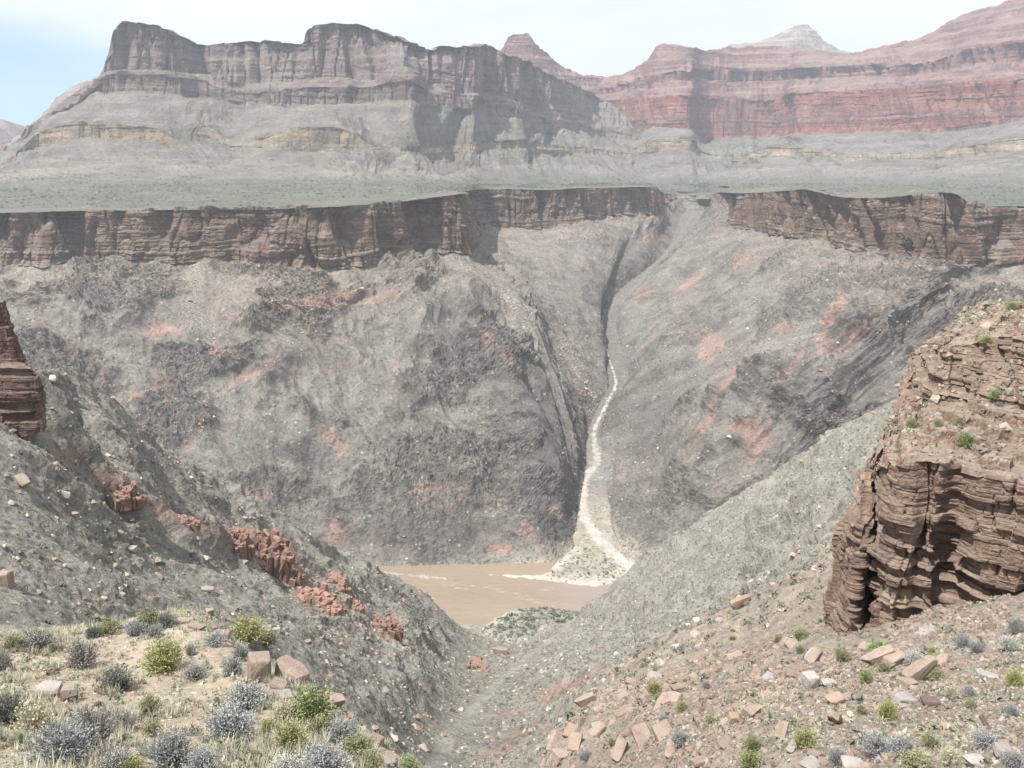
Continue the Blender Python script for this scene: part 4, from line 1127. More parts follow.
for i, p in enumerate(pts):
    size = float(np.clip(rng.lognormal(-.65, .55), .22, 1.7))*min(1.0, .35+p[1]/60)
    k = i % 6; sh = shp[int(rng.integers(8))]
    o = new_obj('rubble_block', rock_me(sh, int(rng.integers(3)), mts[k]))
    o.scale = (size, size*rng.uniform(.8, 1.2), size*rng.uniform(.8, 1.3))
    o.rotation_euler = (rng.normal(0, .3), rng.normal(-.15, .35), rng.uniform(0, 6.28))
    o.location = (float(p[0]), float(p[1]), float(p[2])+size*SHAPES[sh][2]*.10)
    tag(o, 'loose angular sandstone block, one of many alike strewn over the rubble slope below the crag', 'rock', 'loose blocks on the rubble slope')

m_edge = (px > 545) & (px < 690) & (py > 690) & (py < 778) & (ny_ < 105) & (ny_ > 25)
pts, _ = pick(NEAR, m_edge, 60, rng)
for i, p in enumerate(pts):
    size = float(np.clip(rng.lognormal(.15, .4), .6, 2.6))
    sh = ['slab', 'long', 'flat', 'slab'][i % 4]
    o = new_obj('rubble_block', rock_me(sh, int(rng.integers(3)), ['red', 'tan', 'brown', 'orange', 'red'][i % 5]))
    o.scale = (size, size*rng.uniform(.8, 1.2), size*rng.uniform(.9, 1.4))
    o.rotation_euler = (rng.normal(0, .3), rng.normal(-.55, .3), rng.normal(.7, .4))
    o.location = (float(p[0]), float(p[1]), float(p[2])+size*.05)
    tag(o, 'tilted broken slab, one of many alike piled along the rubble slope lower edge', 'rock', 'broken slabs at the rubble edge')

# ------------------------------------------------------------------ stuff too many to count
def tri_rock(seed):
    r = np.random.default_rng(seed); bm = bmesh.new()
    for _ in range(13):
        v = r.normal(size=3); v /= np.linalg.norm(v); bm.verts.new(Vector(v*r.uniform(.7, 1)*np.array([.5, .45, .33])))
    bmesh.ops.convex_hull(bm, input=bm.verts)
    for v in [v for v in bm.verts if not v.link_faces]: bm.verts.remove(v)
    bm.verts.index_update()
    V = np.array([v.co for v in bm.verts], F32); Fc = np.array([[v.index for v in f.verts] for f in bm.faces], np.int32); bm.free()
    return V, Fc
def tuft(seed, n, r0=.5, h=.55, leaf=.16):
    r = np.random.default_rng(seed)
    d = r.normal(size=(n, 3)); d[:, 2] = np.abs(d[:, 2]); d /= np.linalg.norm(d, axis=1)[:, None]
    c = d*np.array([r0, r0, h])*r.uniform(.55, 1, (n, 1))
    a = r.normal(size=(n, 3))*leaf; b = r.normal(size=(n, 3))*leaf
    V = np.stack([c-a*.5, c+a*.5, c+b], 1).reshape(-1, 3).astype(F32)
    return V, np.arange(n*3, dtype=np.int32).reshape(-1, 3)
def scatter(name, temps, pts, sizes, cols, mat, label, cat, squash=None):
    Vs, Fs, Cs, off = [], [], [], 0
    which = rng.integers(len(temps), size=len(pts)); yaw = rng.uniform(0, 6.28, len(pts))
    for k, (tv, tf) in enumerate(temps):
        m = which == k; n = int(m.sum())
        if not n: continue
        ca, sa = np.cos(yaw[m]), np.sin(yaw[m])
        q = np.empty((n, len(tv), 3), F32)
        q[..., 0] = tv[None, :, 0]*ca[:, None]-tv[None, :, 1]*sa[:, None]
        q[..., 1] = tv[None, :, 0]*sa[:, None]+tv[None, :, 1]*ca[:, None]
        q[..., 2] = tv[None, :, 2]
        q = q*sizes[m][:, None, None]+pts[m][:, None, :]
        Vs.append(q.reshape(-1, 3)); Fs.append((tf[None]+(np.arange(n)*len(tv))[:, None, None]+off).reshape(-1, 3)); off += n*len(tv)
        c = np.concatenate([cols[m], np.ones((n, 1))], 1); Cs.append(np.repeat(c, len(tv), 0))
    o = new_obj(name, mesh_np(name, np.concatenate(Vs), np.concatenate(Fs), np.concatenate(Cs)), mat)
    return tag(o, label, cat, kind='stuff')
m = NT('loose_stuff'); a = m.n.new('ShaderNodeVertexColor'); a.layer_name = 'Col'
m.link(m.mix(1.0, a.outputs['Color'], m.grey(m.rng(m.noise(2.0, 3), .3, .7, .8, 1.2)), 'MULTIPLY'), m.b.inputs['Base Color'])
M_LOOSE = m.m
TR = [tri_rock(i) for i in range(6)]
TT = [tuft(20+i, 26) for i in range(4)]
def var_cols(base, n, sd=.18):
    base = np.array(base); b = base[rng.integers(len(base), size=n)]
    return b*np.clip(rng.normal(1, sd, (n, 1)), .5, 1.7)
RC = [(.225, .16, .127), (.25, .20, .16), (.21, .18, .155), (.28, .235, .19), (.165, .122, .10), (.24, .185, .148)]
# rubble between the blocks
pts, _ = pick(NEAR, mask, 16000, rng)
sz = np.clip(rng.lognormal(-1.25, .5, len(pts)), .1, .9)*np.minimum(1, .3+pts[:, 1]/60)
scatter('rubble', TR, pts, sz, var_cols(RC, len(pts)), M_LOOSE, 'carpet of small red-brown stones over the rubble slope', 'rubble')
mask2 = (px > 540) & (ny_ < 230) & (py < 775) & (ny_ > 16) & (px < 1040)
pts, _ = pick(NEAR, mask2, 14000, rng)
sz = np.clip(rng.lognormal(-1.4, .5, len(pts)), .08, .7)*np.minimum(1, .3+pts[:, 1]/60)
scatter('gravel', TR, pts, sz, var_cols(RC, len(pts)), M_LOOSE, 'scattered small stones on the gravelly slope around the crag', 'gravel')
cpx2, cpy2 = proj(CRAG.P)
cm_ = ((CRAG.seg >= 3)[:, None] & (cpx2 < 1060) & (CRAG.N[..., 2] > .5))
pts = CRAG.P.reshape(-1, 3)[rng.choice(np.flatnonzero(cm_.ravel()), 3500)]
sz = np.clip(rng.lognormal(-1.0, .6, len(pts)), .12, 1.6)
scatter('rubble', TR, pts, sz, var_cols(RC, len(pts)), M_LOOSE, 'flat stones littering the terraces of the sandstone crag', 'rubble')
pts = CRAG.P.reshape(-1, 3)[rng.choice(np.flatnonzero(cm_.ravel()), 700)]
scatter('ground_cover', TT, pts, np.clip(rng.lognormal(-.9, .4, len(pts)), .2, .9), var_cols([(.27, .28, .19), (.34, .33, .24), (.2, .22, .15)], len(pts)), M_LOOSE, 'dry tufts on the terraces of the sandstone crag', 'ground cover')
near_ = mask2 & (ny_ < 48)
pts, _ = pick(NEAR, near_, 16000, rng)
sz = np.clip(rng.lognormal(-2.2, .55, len(pts)), .04, .5)
scatter('gravel', TR, pts, sz, var_cols(RC+[(.30, .27, .24)], len(pts)), M_LOOSE, 'fine gravel between the shrubs of the lower rubble slope', 'gravel')
pts, _ = pick(NEAR, near_, 1500, rng)
scatter('ground_cover', TT, pts, np.clip(rng.lognormal(-1.5, .4, len(pts)), .1, .5), var_cols([(.30, .30, .22), (.36, .35, .27), (.24, .25, .18)], len(pts)), M_LOOSE, 'dry herbs scattered on the gravel slope', 'ground cover')
pts, _ = pick(NEAR, mask2 & (py > 560) & (clump < .15), 1500, rng)
scatter('ground_cover', TT, pts, np.clip(rng.lognormal(-.75, .4, len(pts)), .25, 1.1)*np.minimum(1.2, .45+pts[:, 1]/70), var_cols([(.20, .215, .16), (.26, .265, .20), (.17, .185, .145), (.28, .285, .16)], len(pts)), M_LOOSE, 'grey-green tufts dotted through the red-brown rubble', 'ground cover')
# far hillside: stones and low scrub
cl2 = fbm(nx_/30, ny_/30, nx_*0+9, 4)
vis = (drain > 2.2) & (py < 780) & (px > -30) & (px < 1055) & (ny_ > 85) & (ny_ < 740) & ~((px < 300) & (ny_ < 100))
pts, _ = pick(NEAR, vis & (cl2 > -.15), 26000, rng)
sz = np.clip(rng.lognormal(-.15, .55, len(pts)), .3, 4.0)*np.clip(.45+pts[:, 1]/300, .5, 1.2)
scatter('scree', TR, pts, sz, var_cols([(.30, .26, .225), (.40, .35, .30), (.24, .205, .185), (.33, .22, .175)], len(pts)), M_LOOSE, 'scree of grey and tan stones over the near hillside', 'scree')
pts, _ = pick(NEAR, vis & (cl2 < .25), 22000, rng)
sz = np.clip(rng.lognormal(.05, .35, len(pts)), .5, 2.4)
scatter('ground_cover', TT, pts, sz, var_cols([(.125, .14, .10), (.17, .18, .125), (.14, .14, .125), (.22, .22, .15)], len(pts), .22), M_LOOSE, 'low grey-green scrub dotted over the near hillside', 'scrub')
# gorge walls: boulders shed from the cliff and dark scrub
cx_, cy_, cz_ = CANYON.P[..., 0], CANYON.P[..., 1], CANYON.P[..., 2]
cpx, cpy = proj(CANYON.P)
cn = fbm(cx_/60, cy_/60, cx_*0+2, 4)
segm = (CANYON.seg <= 3)[:, None] & (CANYON.seg >= 1)[:, None]
vis = segm & (cpx > -30) & (cpx < 1055)
line = np.zeros(cpx.shape)
for (ax, ay), (bx, by) in [((198,300),(212,350)),((190,320),(205,345)),((198,370),(205,420)),((208,420),(200,455)),((560,330),(600,420)),((845,440),(800,330)),((500,290),(560,360))]:
    vx, vy = bx-ax, by-ay; t_ = np.clip(((cpx-ax)*vx+(cpy-ay)*vy)/(vx*vx+vy*vy), 0, 1)
    line = np.maximum(line, sstep(12, 3, np.hypot(cpx-ax-t_*vx, cpy-ay-t_*vy)))
def pickw(S, w, n):
    idx = np.flatnonzero(w.ravel() > 0); q = w.ravel()[idx]; q = q/q.sum()
    return S.P.reshape(-1, 3)[rng.choice(idx, n, p=q)]
topw = sstep(2.6, 4.0, CANYON.k)[:, None]
pts = np.concatenate([pickw(CANYON, vis*(.25+1.2*topw)*sstep(-.3, .4, cn), 16000), pickw(CANYON, vis*line, 1300)])
sz = np.clip(rng.lognormal(.45, .5, len(pts)), .8, 8); sz[-1300:] *= 1.35
scatter('scree', TR, pts, sz, var_cols([(.36, .29, .24), (.42, .36, .30), (.26, .205, .175), (.33, .235, .19)], len(pts)), M_LOOSE, 'boulders and talus blocks shed below the dark cliffs', 'scree')
pts = pickw(CANYON, vis*sstep(.35, -.3, cn), 30000)
sz = np.clip(rng.lognormal(.85, .3, len(pts)), 1.2, 4.5)
scatter('ground_cover', [tuft(60+i, 14) for i in range(3)], pts, sz, var_cols([(.11, .115, .095), (.135, .14, .11), (.12, .115, .105)], len(pts), .2), M_LOOSE, 'dark scrub dotted over the gorge slopes', 'scrub')
for S_, n_ in ((MESA_L, 9000), (MESA_R, 6000)):
    ppx, ppy = proj(S_.P)
    wv = (ppx > -20) & (ppx < 1044) & (S_.k < 2.6)[:, None] & (S_.k > .02)[:, None]
    pts = pickw(S_, wv*(S_.P[..., 1]/1500)**2*sstep(-.5, .4, fbm(S_.P[..., 0]/150, S_.P[..., 1]/150, S_.P[..., 2]*0, 3))*(3.0-S_.k)[:, None], n_)
    scatter('ground_cover', [tuft(80, 12), tuft(81, 12)], pts, np.clip(rng.lognormal(1.15, .35, len(pts)), 1.6, 7), var_cols([(.085, .095, .065), (.11, .115, .08), (.20, .185, .135)], len(pts)), M_LOOSE, 'dark scrub dotting the plateau in front of the '+('mesa' if S_ is MESA_L else 'red canyon wall'), 'scrub')
# pebbles and dry grass on the knoll
kx, ky = KNOLL.P[..., 0], KNOLL.P[..., 1]
kpx, kpy = proj(KNOLL.P)
kn = fbm(kx/2.4, ky/2.4, kx*0+3, 3)
vis = (kpy < 790) & (kpx > -30) & (ky < 34)
pts, _ = pick(KNOLL, vis, 6000, rng)
sz = np.clip(rng.lognormal(-2.9, .55, len(pts)), .02, .35)
scatter('gravel', TR, pts, sz, var_cols([(.36, .29, .23), (.44, .39, .33), (.26, .2, .16), (.33, .24, .19)], len(pts)), M_LOOSE, 'small stones scattered on the sandy knoll', 'gravel')
def grass_t(seed, n=26):
    r = np.random.default_rng(seed); V, Fc = [], []
    for i in range(n):
        a = r.uniform(0, 6.28); b = r.uniform(0, .16); o = np.array([math.cos(a)*b, math.sin(a)*b, 0]); lean = r.uniform(.1, .75); a2 = a+r.normal(0, .7)
        tip = o+np.array([math.cos(a2)*lean, math.sin(a2)*lean, 1.1])*r.uniform(.45, 1)*.62
        w_ = np.array([-math.sin(a2), math.cos(a2), 0])*.020
        V += [o-w_, o+w_, tip]; Fc.append([3*i, 3*i+1, 3*i+2])
    return np.array(V, F32), np.array(Fc, np.int32)
GT = [grass_t(i) for i in range(5)]
bare = np.maximum.reduce([sstep(1.2, .7, np.hypot((kpx-cx)/rx, (kpy-cy)/ry)) for cx, cy, rx, ry in [(175,642,70,16),(215,668,45,22),(95,655,20,8),(70,690,30,14),(200,700,25,14),(110,706,22,8),(0,765,30,12),(160,690,12,20)]])
pts, _ = pick(KNOLL, vis & (kn+gnoise(kx, ky, kx*0)*.3 > .02+bare*.6), 2600, rng)
sz = np.clip(rng.lognormal(-1.15, .3, len(pts)), .15, .6)
scatter('dry_grass', GT, pts, sz, var_cols([(.47, .43, .325), (.42, .39, .29), (.50, .465, .37), (.35, .34, .25)], len(pts), .15), M_LOOSE, 'pale dry bunch grass covering the knoll', 'grass')
pts, _ = pick(KNOLL, vis, 1500, rng)
sz = np.clip(rng.lognormal(-1.6, .3, len(pts)), .1, .4)
scatter('ground_cover', TT, pts, sz, var_cols([(.25, .25, .20), (.30, .29, .22), (.22, .24, .16)], len(pts), .2), M_LOOSE, 'small dried herbs between the bushes of the knoll', 'ground cover')
print('scatter', time.time()-T0)

# ================================================================== SHRUBS
LEAF = {
 'sage': (leaf_mat('blue_grey_leaf', (.27, .285, .275), (.35, .36, .35)), leaf_mat('grey_twig', (.22, .20, .19), (.29, .27, .25))),
 'grey': (leaf_mat('grey_brush_leaf', (.275, .27, .25), (.35, .345, .315)), leaf_mat('grey_brush_twig', (.22, .20, .18), (.30, .27, .24))),
 'dark': (leaf_mat('dark_sage_leaf', (.16, .185, .16), (.23, .25, .215)), leaf_mat('dark_twig', (.13, .115, .10), (.18, .16, .14))),
 'green': (leaf_mat('green_leaf', (.22, .265, .12), (.30, .335, .16)), leaf_mat('green_twig', (.19, .19, .10), (.25, .24, .13))),
 'yellow': (leaf_mat('yellow_green_leaf', (.30, .31, .125), (.37, .355, .18)), leaf_mat('yellow_twig', (.26, .25, .11), (.33, .30, .16))),
 'olive': (leaf_mat('olive_leaf', (.24, .25, .14), (.32, .31, .18)), leaf_mat('olive_twig', (.22, .20, .13), (.29, .26, .18))),
 'straw': (leaf_mat('straw_leaf', (.46, .43, .30), (.52, .48, .35)), leaf_mat('straw_twig', (.40, .36, .26), (.46, .42, .3))),
 'silver': (leaf_mat('silver_leaf', (.40, .41, .37), (.48, .48, .43)), leaf_mat('silver_twig', (.30, .28, .25), (.38, .35, .31))),
}
def shrub_meshes(seed, n_tw=260, n_leaf=9, leaf=.042, upright=.35):
    """Unit shrub: about 1 wide and .8 high. Twigs and leaves as separate parts."""
    r = np.random.default_rng(seed)
    lobes = r.normal(size=(7, 3)); lobes[:, 2] = np.abs(lobes[:, 2]); lobes /= np.linalg.norm(lobes, axis=1)[:, None]; lr = r.uniform(.72, 1.15, 7)
    V, Fq, LV = [], [], []
    for i in range(n_tw):
        d = r.normal(size=3); d[2] = abs(d[2])+upright*r.uniform(0, 1); d /= np.linalg.norm(d)
        L = np.max(np.where(lobes@d > .55, lr, .62))*r.uniform(.72, 1.0)
        b = r.normal(0, .05, 3); b[2] = -.03
        tip = b+d*np.array([.5, .5, .72])*L
        mid = b+(tip-b)*.5+r.normal(0, .03, 3)+np.array([0, 0, -.03])
        side = np.cross(d, r.normal(size=3)); side /= np.linalg.norm(side); w0 = r.uniform(.006, .011)
        k = len(V)
        V += [b-side*w0, b+side*w0, mid-side*w0*.8, mid+side*w0*.8, tip-side*w0*.3, tip+side*w0*.3]
        Fq += [[k, k+1, k+3, k+2], [k+2, k+3, k+5, k+4]]
        for j in range(n_leaf):
            f = r.uniform(.45, 1.05); c = (b*(1-f)**2+2*mid*f*(1-f)+tip*f*f)+r.normal(0, .022, 3)
            u = d*.8+r.normal(0, .55, 3); u /= np.linalg.norm(u); v = np.cross(u, r.normal(size=3)); v /= np.linalg.norm(v)+1e-6
            l = leaf*r.uniform(.6, 1.3)
            LV.append([c-u*l*.6, c+v*l*.33, c+u*l*.7, c-v*l*.33])
    V = np.array(V, F32); LVn = np.array(LV, F32).reshape(-1, 3)
    V[:, 2] = np.maximum(V[:, 2], -.05); LVn[:, 2] = np.maximum(LVn[:, 2], -.03)
    return (V, np.array(Fq, np.int32)), (LVn, np.arange(len(LVn), dtype=np.int32).reshape(-1, 4))
STYLE = {'sage': (300, 9, .036, .45), 'grey': (300, 6, .034, .7), 'dark': (300, 13, .036, .2), 'green': (260, 12, .046, .5), 'yellow': (280, 12, .040, .6), 'olive': (260, 10, .042, .5), 'straw': (340, 4, .045, 1.0), 'silver': (300, 13, .036, .2)}
SHRUB = {}
for i, (k, stl) in enumerate(STYLE.items()):
    SHRUB[k] = []
    for v in range(2):
        (tv, tf), (lv, lf) = shrub_meshes(300+10*i+v, *stl)
        a = mesh_np('foliage', lv, lf); a.materials.append(LEAF[k][0])
        b = mesh_np('stem', tv, tf); b.materials.append(LEAF[k][1])
        SHRUB[k].append((a, b))
def put_shrub(px_, py_, w, h, kind, label, group=None, name='shrub', cat='shrub', sheets=None, p=None, yaw=None):
    sheets = sheets or (GROUND_L if px_ < 430 else GROUND_R)
    if p is None: p = surf(px_, py_, sheets)
    if p is None: return
    k = p[1]/FPX
    e = new_obj(name, None); e.empty_display_size = .2
    me_l, me_s = SHRUB[kind][int(rng.integers(2))]
    new_obj('foliage', me_l, None, e); new_obj('stem', me_s, None, e)
    # seen from above the height is foreshortened
    e.scale = (w*k*1.2, w*k*1.2, h*k*1.42)
    e.rotation_euler = (0, 0, rng.uniform(0, 6.28) if yaw is None else yaw)
    e.location = (float(p[0]), float(p[1])+w*k*.30, float(p[2]))
    tag(e, label, cat, group)
SHRUBS = [
 (91,638,19,14,'dark','small dark grey-green bush at the far edge of the knoll'),
 (108,634,26,16,'olive','low yellow-green bush at the far edge of the knoll between two grey ones'),
 (131,636,24,17,'sage','blue-grey bush on the far edge of the knoll under the tall pale one'),
 (146,630,30,24,'olive','tall pale yellow-green bush on the far edge of the knoll'),
 (152,637,20,15,'sage','small grey bush in front of the tall pale yellow-green one'),
 (163,628,22,20,'dark','dark green-grey bush beside the flat tan slab on the knoll edge'),
 (33,651,38,24,'grey','wide grey bush at the back of the knoll'),
 (10,650,22,20,'olive','olive bush next to the wide grey bush at the back of the knoll'),
 (0,670,24,26,'grey','grey bush cut by the edge of the view, above the dry grass'),
 (80,667,40,30,'grey','grey twiggy bush uphill of the dark round one'),
 (114,692,32,30,'dark','dense dark blue-green round bush in the middle of the knoll'),
 (160,673,42,36,'yellow','yellow-green bush in the middle of the knoll'),
 (190,680,32,18,'grey','low grey brush against the yellow-green bush'),
 (190,655,13,15,'sage','little round grey-green bush with its own shadow on bare sand'),
 (214,645,24,15,'sage','grey-green bush beside the flat orange-tan slab'),
 (243,645,38,30,'yellow','bright yellow-green bush above the squared tan block'),
 (264,646,28,20,'olive','pale green bush behind the squared tan block'),
 (240,659,20,17,'sage','small grey-green bush between the bright bush and the squared block'),
 (231,675,26,22,'sage','blue-grey bush touching the rounded pale boulder'),
 (4,725,38,40,'dark','dark grey bush at the edge of the view in tall dry grass'),
 (30,735,44,38,'straw','tall straw-coloured grass clump beside the dark grey bush'),
 (52,768,66,48,'sage','very large blue-grey bush at the bottom of the knoll'),
 (88,750,58,52,'grey','large grey twiggy bush behind the biggest blue-grey one'),
 (120,733,34,24,'grey','low dark grey brush between two large bushes'),
 (147,714,28,24,'olive','olive grass clump below the dark round bush'),
 (150,736,26,20,'straw','pale straw tuft in the middle of the lower knoll'),
 (168,768,52,46,'sage','large blue-grey bush near the prickly pears'),
 (200,772,40,24,'sage','low grey bush at the bottom edge between the large bush and the prickly pears'),
 (229,742,58,38,'sage','broad blue-grey dome of brush above the prickly pears'),
 (243,712,48,32,'sage','grey bush up the slope from the broad blue-grey dome'),
 (268,734,20,16,'yellow','small yellow-green tuft beside the dense yellow-green mound'),
 (288,752,38,34,'yellow','dense yellow-green mound on the lower knoll'),
 (283,722,34,20,'straw','yellowish tan dry bush above the dense yellow-green mound'),
 (312,722,44,40,'green','tall bright green bush below the tilted slab'),
 (318,740,34,30,'olive','dark-centred olive bush under the tall bright green one'),
 (342,744,42,26,'sage','grey-green sage near the knoll rim'),
 (355,758,44,24,'olive','olive green bush low on the knoll rim'),
 (322,778,56,32,'sage','blue-grey bush at the bottom edge below the green bushes'),
 (368,774,34,26,'olive','pale green bush beside the small pile of stones'),
 (410,775,26,22,'green','green bush at the lowest corner of the knoll'),
 (284,778,40,24,'silver','pale silvery bush at the bottom edge by the prickly pears'),
 (110,775,44,26,'grey','grey brush cut by the bottom edge between two large bushes'),
 (128,776,30,20,'yellow','yellowish tuft cut by the bottom edge of the view'),
 # rubble slope
 (801,639,16,12,'green','bright green shrub out on the slope beyond the cracked pillar'),
 (800,652,10,9,'green','small green shrub just below the bright green one beyond the pillar'),
 (777,641,8,7,'green','tiny green shrub on the open slope away from the crag'),
 (882,653,24,14,'green','yellow-green shrub against the foot of the crag'),
 (843,661,20,13,'olive','green-grey shrub under the corner of the cracked pillar'),
 (867,683,18,16,'green','round green shrub in the middle of the upper rubble'),
 (885,671,16,11,'olive','olive tuft between slabs under the crag'),
 (917,664,20,15,'silver','pale grey shrub on the ledge under the crag'),
 (931,654,11,8,'yellow','small yellow tuft beside the pale grey shrub'),
 (964,648,20,18,'sage','blue-grey shrub near the dark hollow at the foot of the crag'),
 (977,652,16,12,'sage','grey shrub just downhill of the blue-grey one by the hollow'),
 (1011,652,24,18,'silver','silvery round shrub on the upper gravel'),
 (1018,632,18,18,'sage','blue-grey shrub at the edge of the view above the silvery one'),
 (938,680,20,14,'olive','grey-green shrub growing out of the long leaning slab'),
 (1017,686,20,18,'yellow','yellow-green shrub at the edge of the view over the gravel'),
 (951,696,15,13,'straw','straw coloured tuft on the bare gravel'),
 (970,697,15,14,'sage','blue-green shrub on the bare gravel'),
 (972,707,13,10,'olive','low olive tuft just under the blue-green shrub on gravel'),
 (888,718,22,20,'yellow','brightest yellow-green shrub in the middle of the rubble'),
 (904,702,18,12,'sage','grey-green shrub uphill of the brightest yellow one'),
 (863,714,13,12,'olive','olive shrub among blocks beside the brightest yellow one'),
 (807,747,26,20,'yellow','ragged yellow-green shrub in the lower rubble'),
 (838,765,26,20,'sage','blue-grey shrub near the big white flat stone'),
 (880,756,40,26,'sage','large blue-grey shrub at the bottom of the gravel'),
 (906,758,34,24,'sage','blue-grey shrub touching the large one at the bottom of the gravel'),
 (918,770,40,20,'olive','grey-green brush along the bottom edge under the blue-grey pair'),
 (931,748,22,20,'olive','olive bush behind the blue-grey pair'),
 (955,765,30,18,'straw','dry yellowish brush at the bottom of the gravel'),
 (1014,716,18,14,'sage','grey shrub on the gravel at the edge of the view'),
 (990,748,34,16,'sage','low grey brush between the pale boulders in the corner'),
 (1016,772,30,24,'sage','blue-grey bush in the bottom corner of the gravel'),
 (653,694,18,14,'yellow','yellow-green shrub at the top of the rubble'),
 (660,703,16,10,'olive','olive shrub just below the yellow-green one at the top of the rubble'),
 (681,711,13,12,'yellow','spiky yellow-green plant among the upper rubble'),
 (706,688,12,10,'sage','grey shrub on the slope above the rubble'),
 (662,723,12,10,'sage','small grey shrub among red blocks'),
 (710,723,16,9,'olive','low olive shrub left of the round orange boulder'.replace(' left of ', ' beside ')),
 (681,746,26,18,'sage','blue-grey shrub beside the streak of white stone'),
 (611,746,11,10,'olive','small olive shrub near the broken rubble edge'),
 (585,761,17,14,'sage','grey shrub at the lower broken rubble edge'),
 (753,751,18,18,'green','fresh green shrub in the lower rubble'),
 (752,770,26,22,'green','larger fresh green shrub at the bottom edge of the rubble'),
 # on the crag
 (1013,309,14,10,'green','green shrub on the skyline of the crag'),
 (987,342,11,8,'green','small green shrub on the upper ledge of the crag'),
 (996,398,13,11,'green','green shrub below the overhanging ledge of the crag'),
 (1001,405,9,6,'sage','bluish shrub next to the green one below the overhang'),
 (970,446,20,16,'green','largest green shrub on the terrace of the crag'),
 (914,426,14,10,'olive','grey-green shrub at the outer end of the crag terrace'),
 (939,425,10,9,'olive','small grey-green shrub second from the outer end of the crag terrace'),
 (960,424,14,11,'olive','grey-green shrub above the largest green one on the crag terrace'),
]
for q in SHRUBS: put_shrub(*q)
# little ones nobody could tell apart
pts, _ = pick(NEAR, (px > 600) & (px < 840) & (py > 600) & (py < 720) & (ny_ < 190) & (ny_ > 40), 40, rng)
for i, p in enumerate(pts):
    put_shrub(0, 0, rng.uniform(5, 9), rng.uniform(4, 6), ['green', 'olive', 'sage', 'straw'][i % 4], 'tiny shrub, one of many alike dotted over the slope between the crag and the ravine', 'tiny shrubs on the open slope', p=p)

# prickly pears
M_PAD = leaf_mat('cactus_pad', (.20, .235, .145), (.27, .29, .185))
def pad_mesh():
    bm = bmesh.new(); bmesh.ops.create_uvsphere(bm, u_segments=14, v_segments=9, radius=1)
    for v in bm.verts:
        v.co = Vector((v.co.x*.075*(1+.25*v.co.z), v.co.y*.018, v.co.z*.10+.095))
    me = bpy.data.meshes.new('pad'); bm.to_mesh(me); bm.free(); me.materials.append(M_PAD)
    for f in me.polygons: f.use_smooth = True
    return me
PAD = pad_mesh()
for (a, b, n, lab) in [(236,752,16,'prickly pear patch under the broad blue-grey dome'), (256,764,20,'widest prickly pear patch at the bottom edge'), (217,755,11,'small prickly pear patch beside the large blue-grey bush'), (16,746,9,'lone prickly pear at the edge of the view')]:
    p = surf(a, b, [KNOLL])
    e = new_obj('prickly_pear', None); e.location = p.tolist(); tag(e, lab, 'cactus', 'prickly pears')
    for i in range(n):
        o = new_obj('pad', PAD, None, e)
        q = rng.normal(0, .16, 2); lvl = 1 if (i % 3 == 2) else 0
        o.location = (float(q[0]), float(q[1]), lvl*.10-.02); sc_ = rng.uniform(.5, .8); o.scale = (sc_, sc_, sc_)
        o.rotation_euler = (rng.normal(0, .35), rng.normal(0, .35), rng.uniform(0, 3.14))
print('objects', time.time()-T0)

# ================================================================== WATER, CREEK, SAND
def line_ribbon(name, pts, halfw, mat, colfn, n=500, m=26, dz=0.0, crown=.0):
    L = np.array([up(*p) for p in pts])
    D = catmull(L, np.linspace(0, len(L)-1, n))
    T = np.gradient(D, axis=0); T[:, 2] = 0; T /= np.linalg.norm(T, axis=1)[:, None]
    Nn = np.stack([-T[:, 1], T[:, 0], T[:, 2]*0], 1)
    hw = np.interp(np.linspace(0, len(L)-1, n), np.arange(len(L)), halfw)
    q = np.linspace(-1, 1, m)
    P = D[None]+q[:, None, None]*Nn[None]*hw[None, :, None]
    P[..., 2] += dz+crown*(1-q[:, None]**2)
    x, y = P[..., 0], P[..., 1]
    P[..., 2] += fbm(x/5, y/5, x*0, 3)*.8*(1+2.2*sstep(1000, 1300, y))
    P[..., 2] -= 9*sstep(.72, 1.0, np.abs(q))[:, None]*sstep(1040, 960, y)      # its edges dip under the banks
    return P.astype(F32), q
CRK = [(638,583,800),(620,563,836),(606,548,865),(591,530,903),(583,508,948),(584,482,1008),(597,460,1065),(594,432,1150),(608,402,1245),(618,382,1325),(605,345,1479),(605,314,1655),(636,288,1800),(651,269,1955),(673,246,2167),(694,214,2515),(706,205,2700)]
CHX = [4,7,11,22,32,30]+[22]*11
CHW = [19,14,11,10,9,7,7,5,6,7,4.5,4.5,8,8,8,8,8]
P, q = line_ribbon('creek_bed', CRK, [h_+x_ for h_, x_ in zip(CHW, CHX)], None, None, 1300, 60, dz=1.9, crown=-.6)
n = fbm(P[..., 0]/9, P[..., 1]/9, P[..., 2]*0, 4, .6)
wob = np.interp(np.linspace(0, 1, 1300), np.linspace(0, 1, 130), np.convolve(rng.normal(0, .8, 140), np.ones(11)/11, 'valid'))[None]
thin = 1+1.6*sstep(1000, 1500, P[..., 1])
hv = np.interp(np.linspace(0, len(CHW)-1, 1300), np.arange(len(CHW)), CHW)[None]
edge = np.abs(q[:, None]*(hv+np.interp(np.linspace(0, len(CHX)-1, 1300), np.arange(len(CHX)), CHX)[None])/hv-wob*(thin-1)*.6)*thin+n*.9
col = np.empty(P.shape, F32); col[:] = (.39, .36, .32)
col = mixc(col, (.27, .24, .20), sstep(.35, .85, edge))
col = mixc(col, (.40, .34, .28), sstep(.1, .5, n)*.6)
fary = sstep(930, 1150, P[..., 1]); col = mixc(col, (.235, .215, .19), fary*np.clip(.45+n*2.2, 0, 1))
col = mixc(col, (.20, .185, .17), sstep(.75, 1.1, edge)*sstep(900, 1000, P[..., 1]))
col = mixc(col, (.285, .255, .205), sstep(.75, 1.1, edge)*sstep(1000, 900, P[..., 1])*np.clip(.8+n, 0, 1))
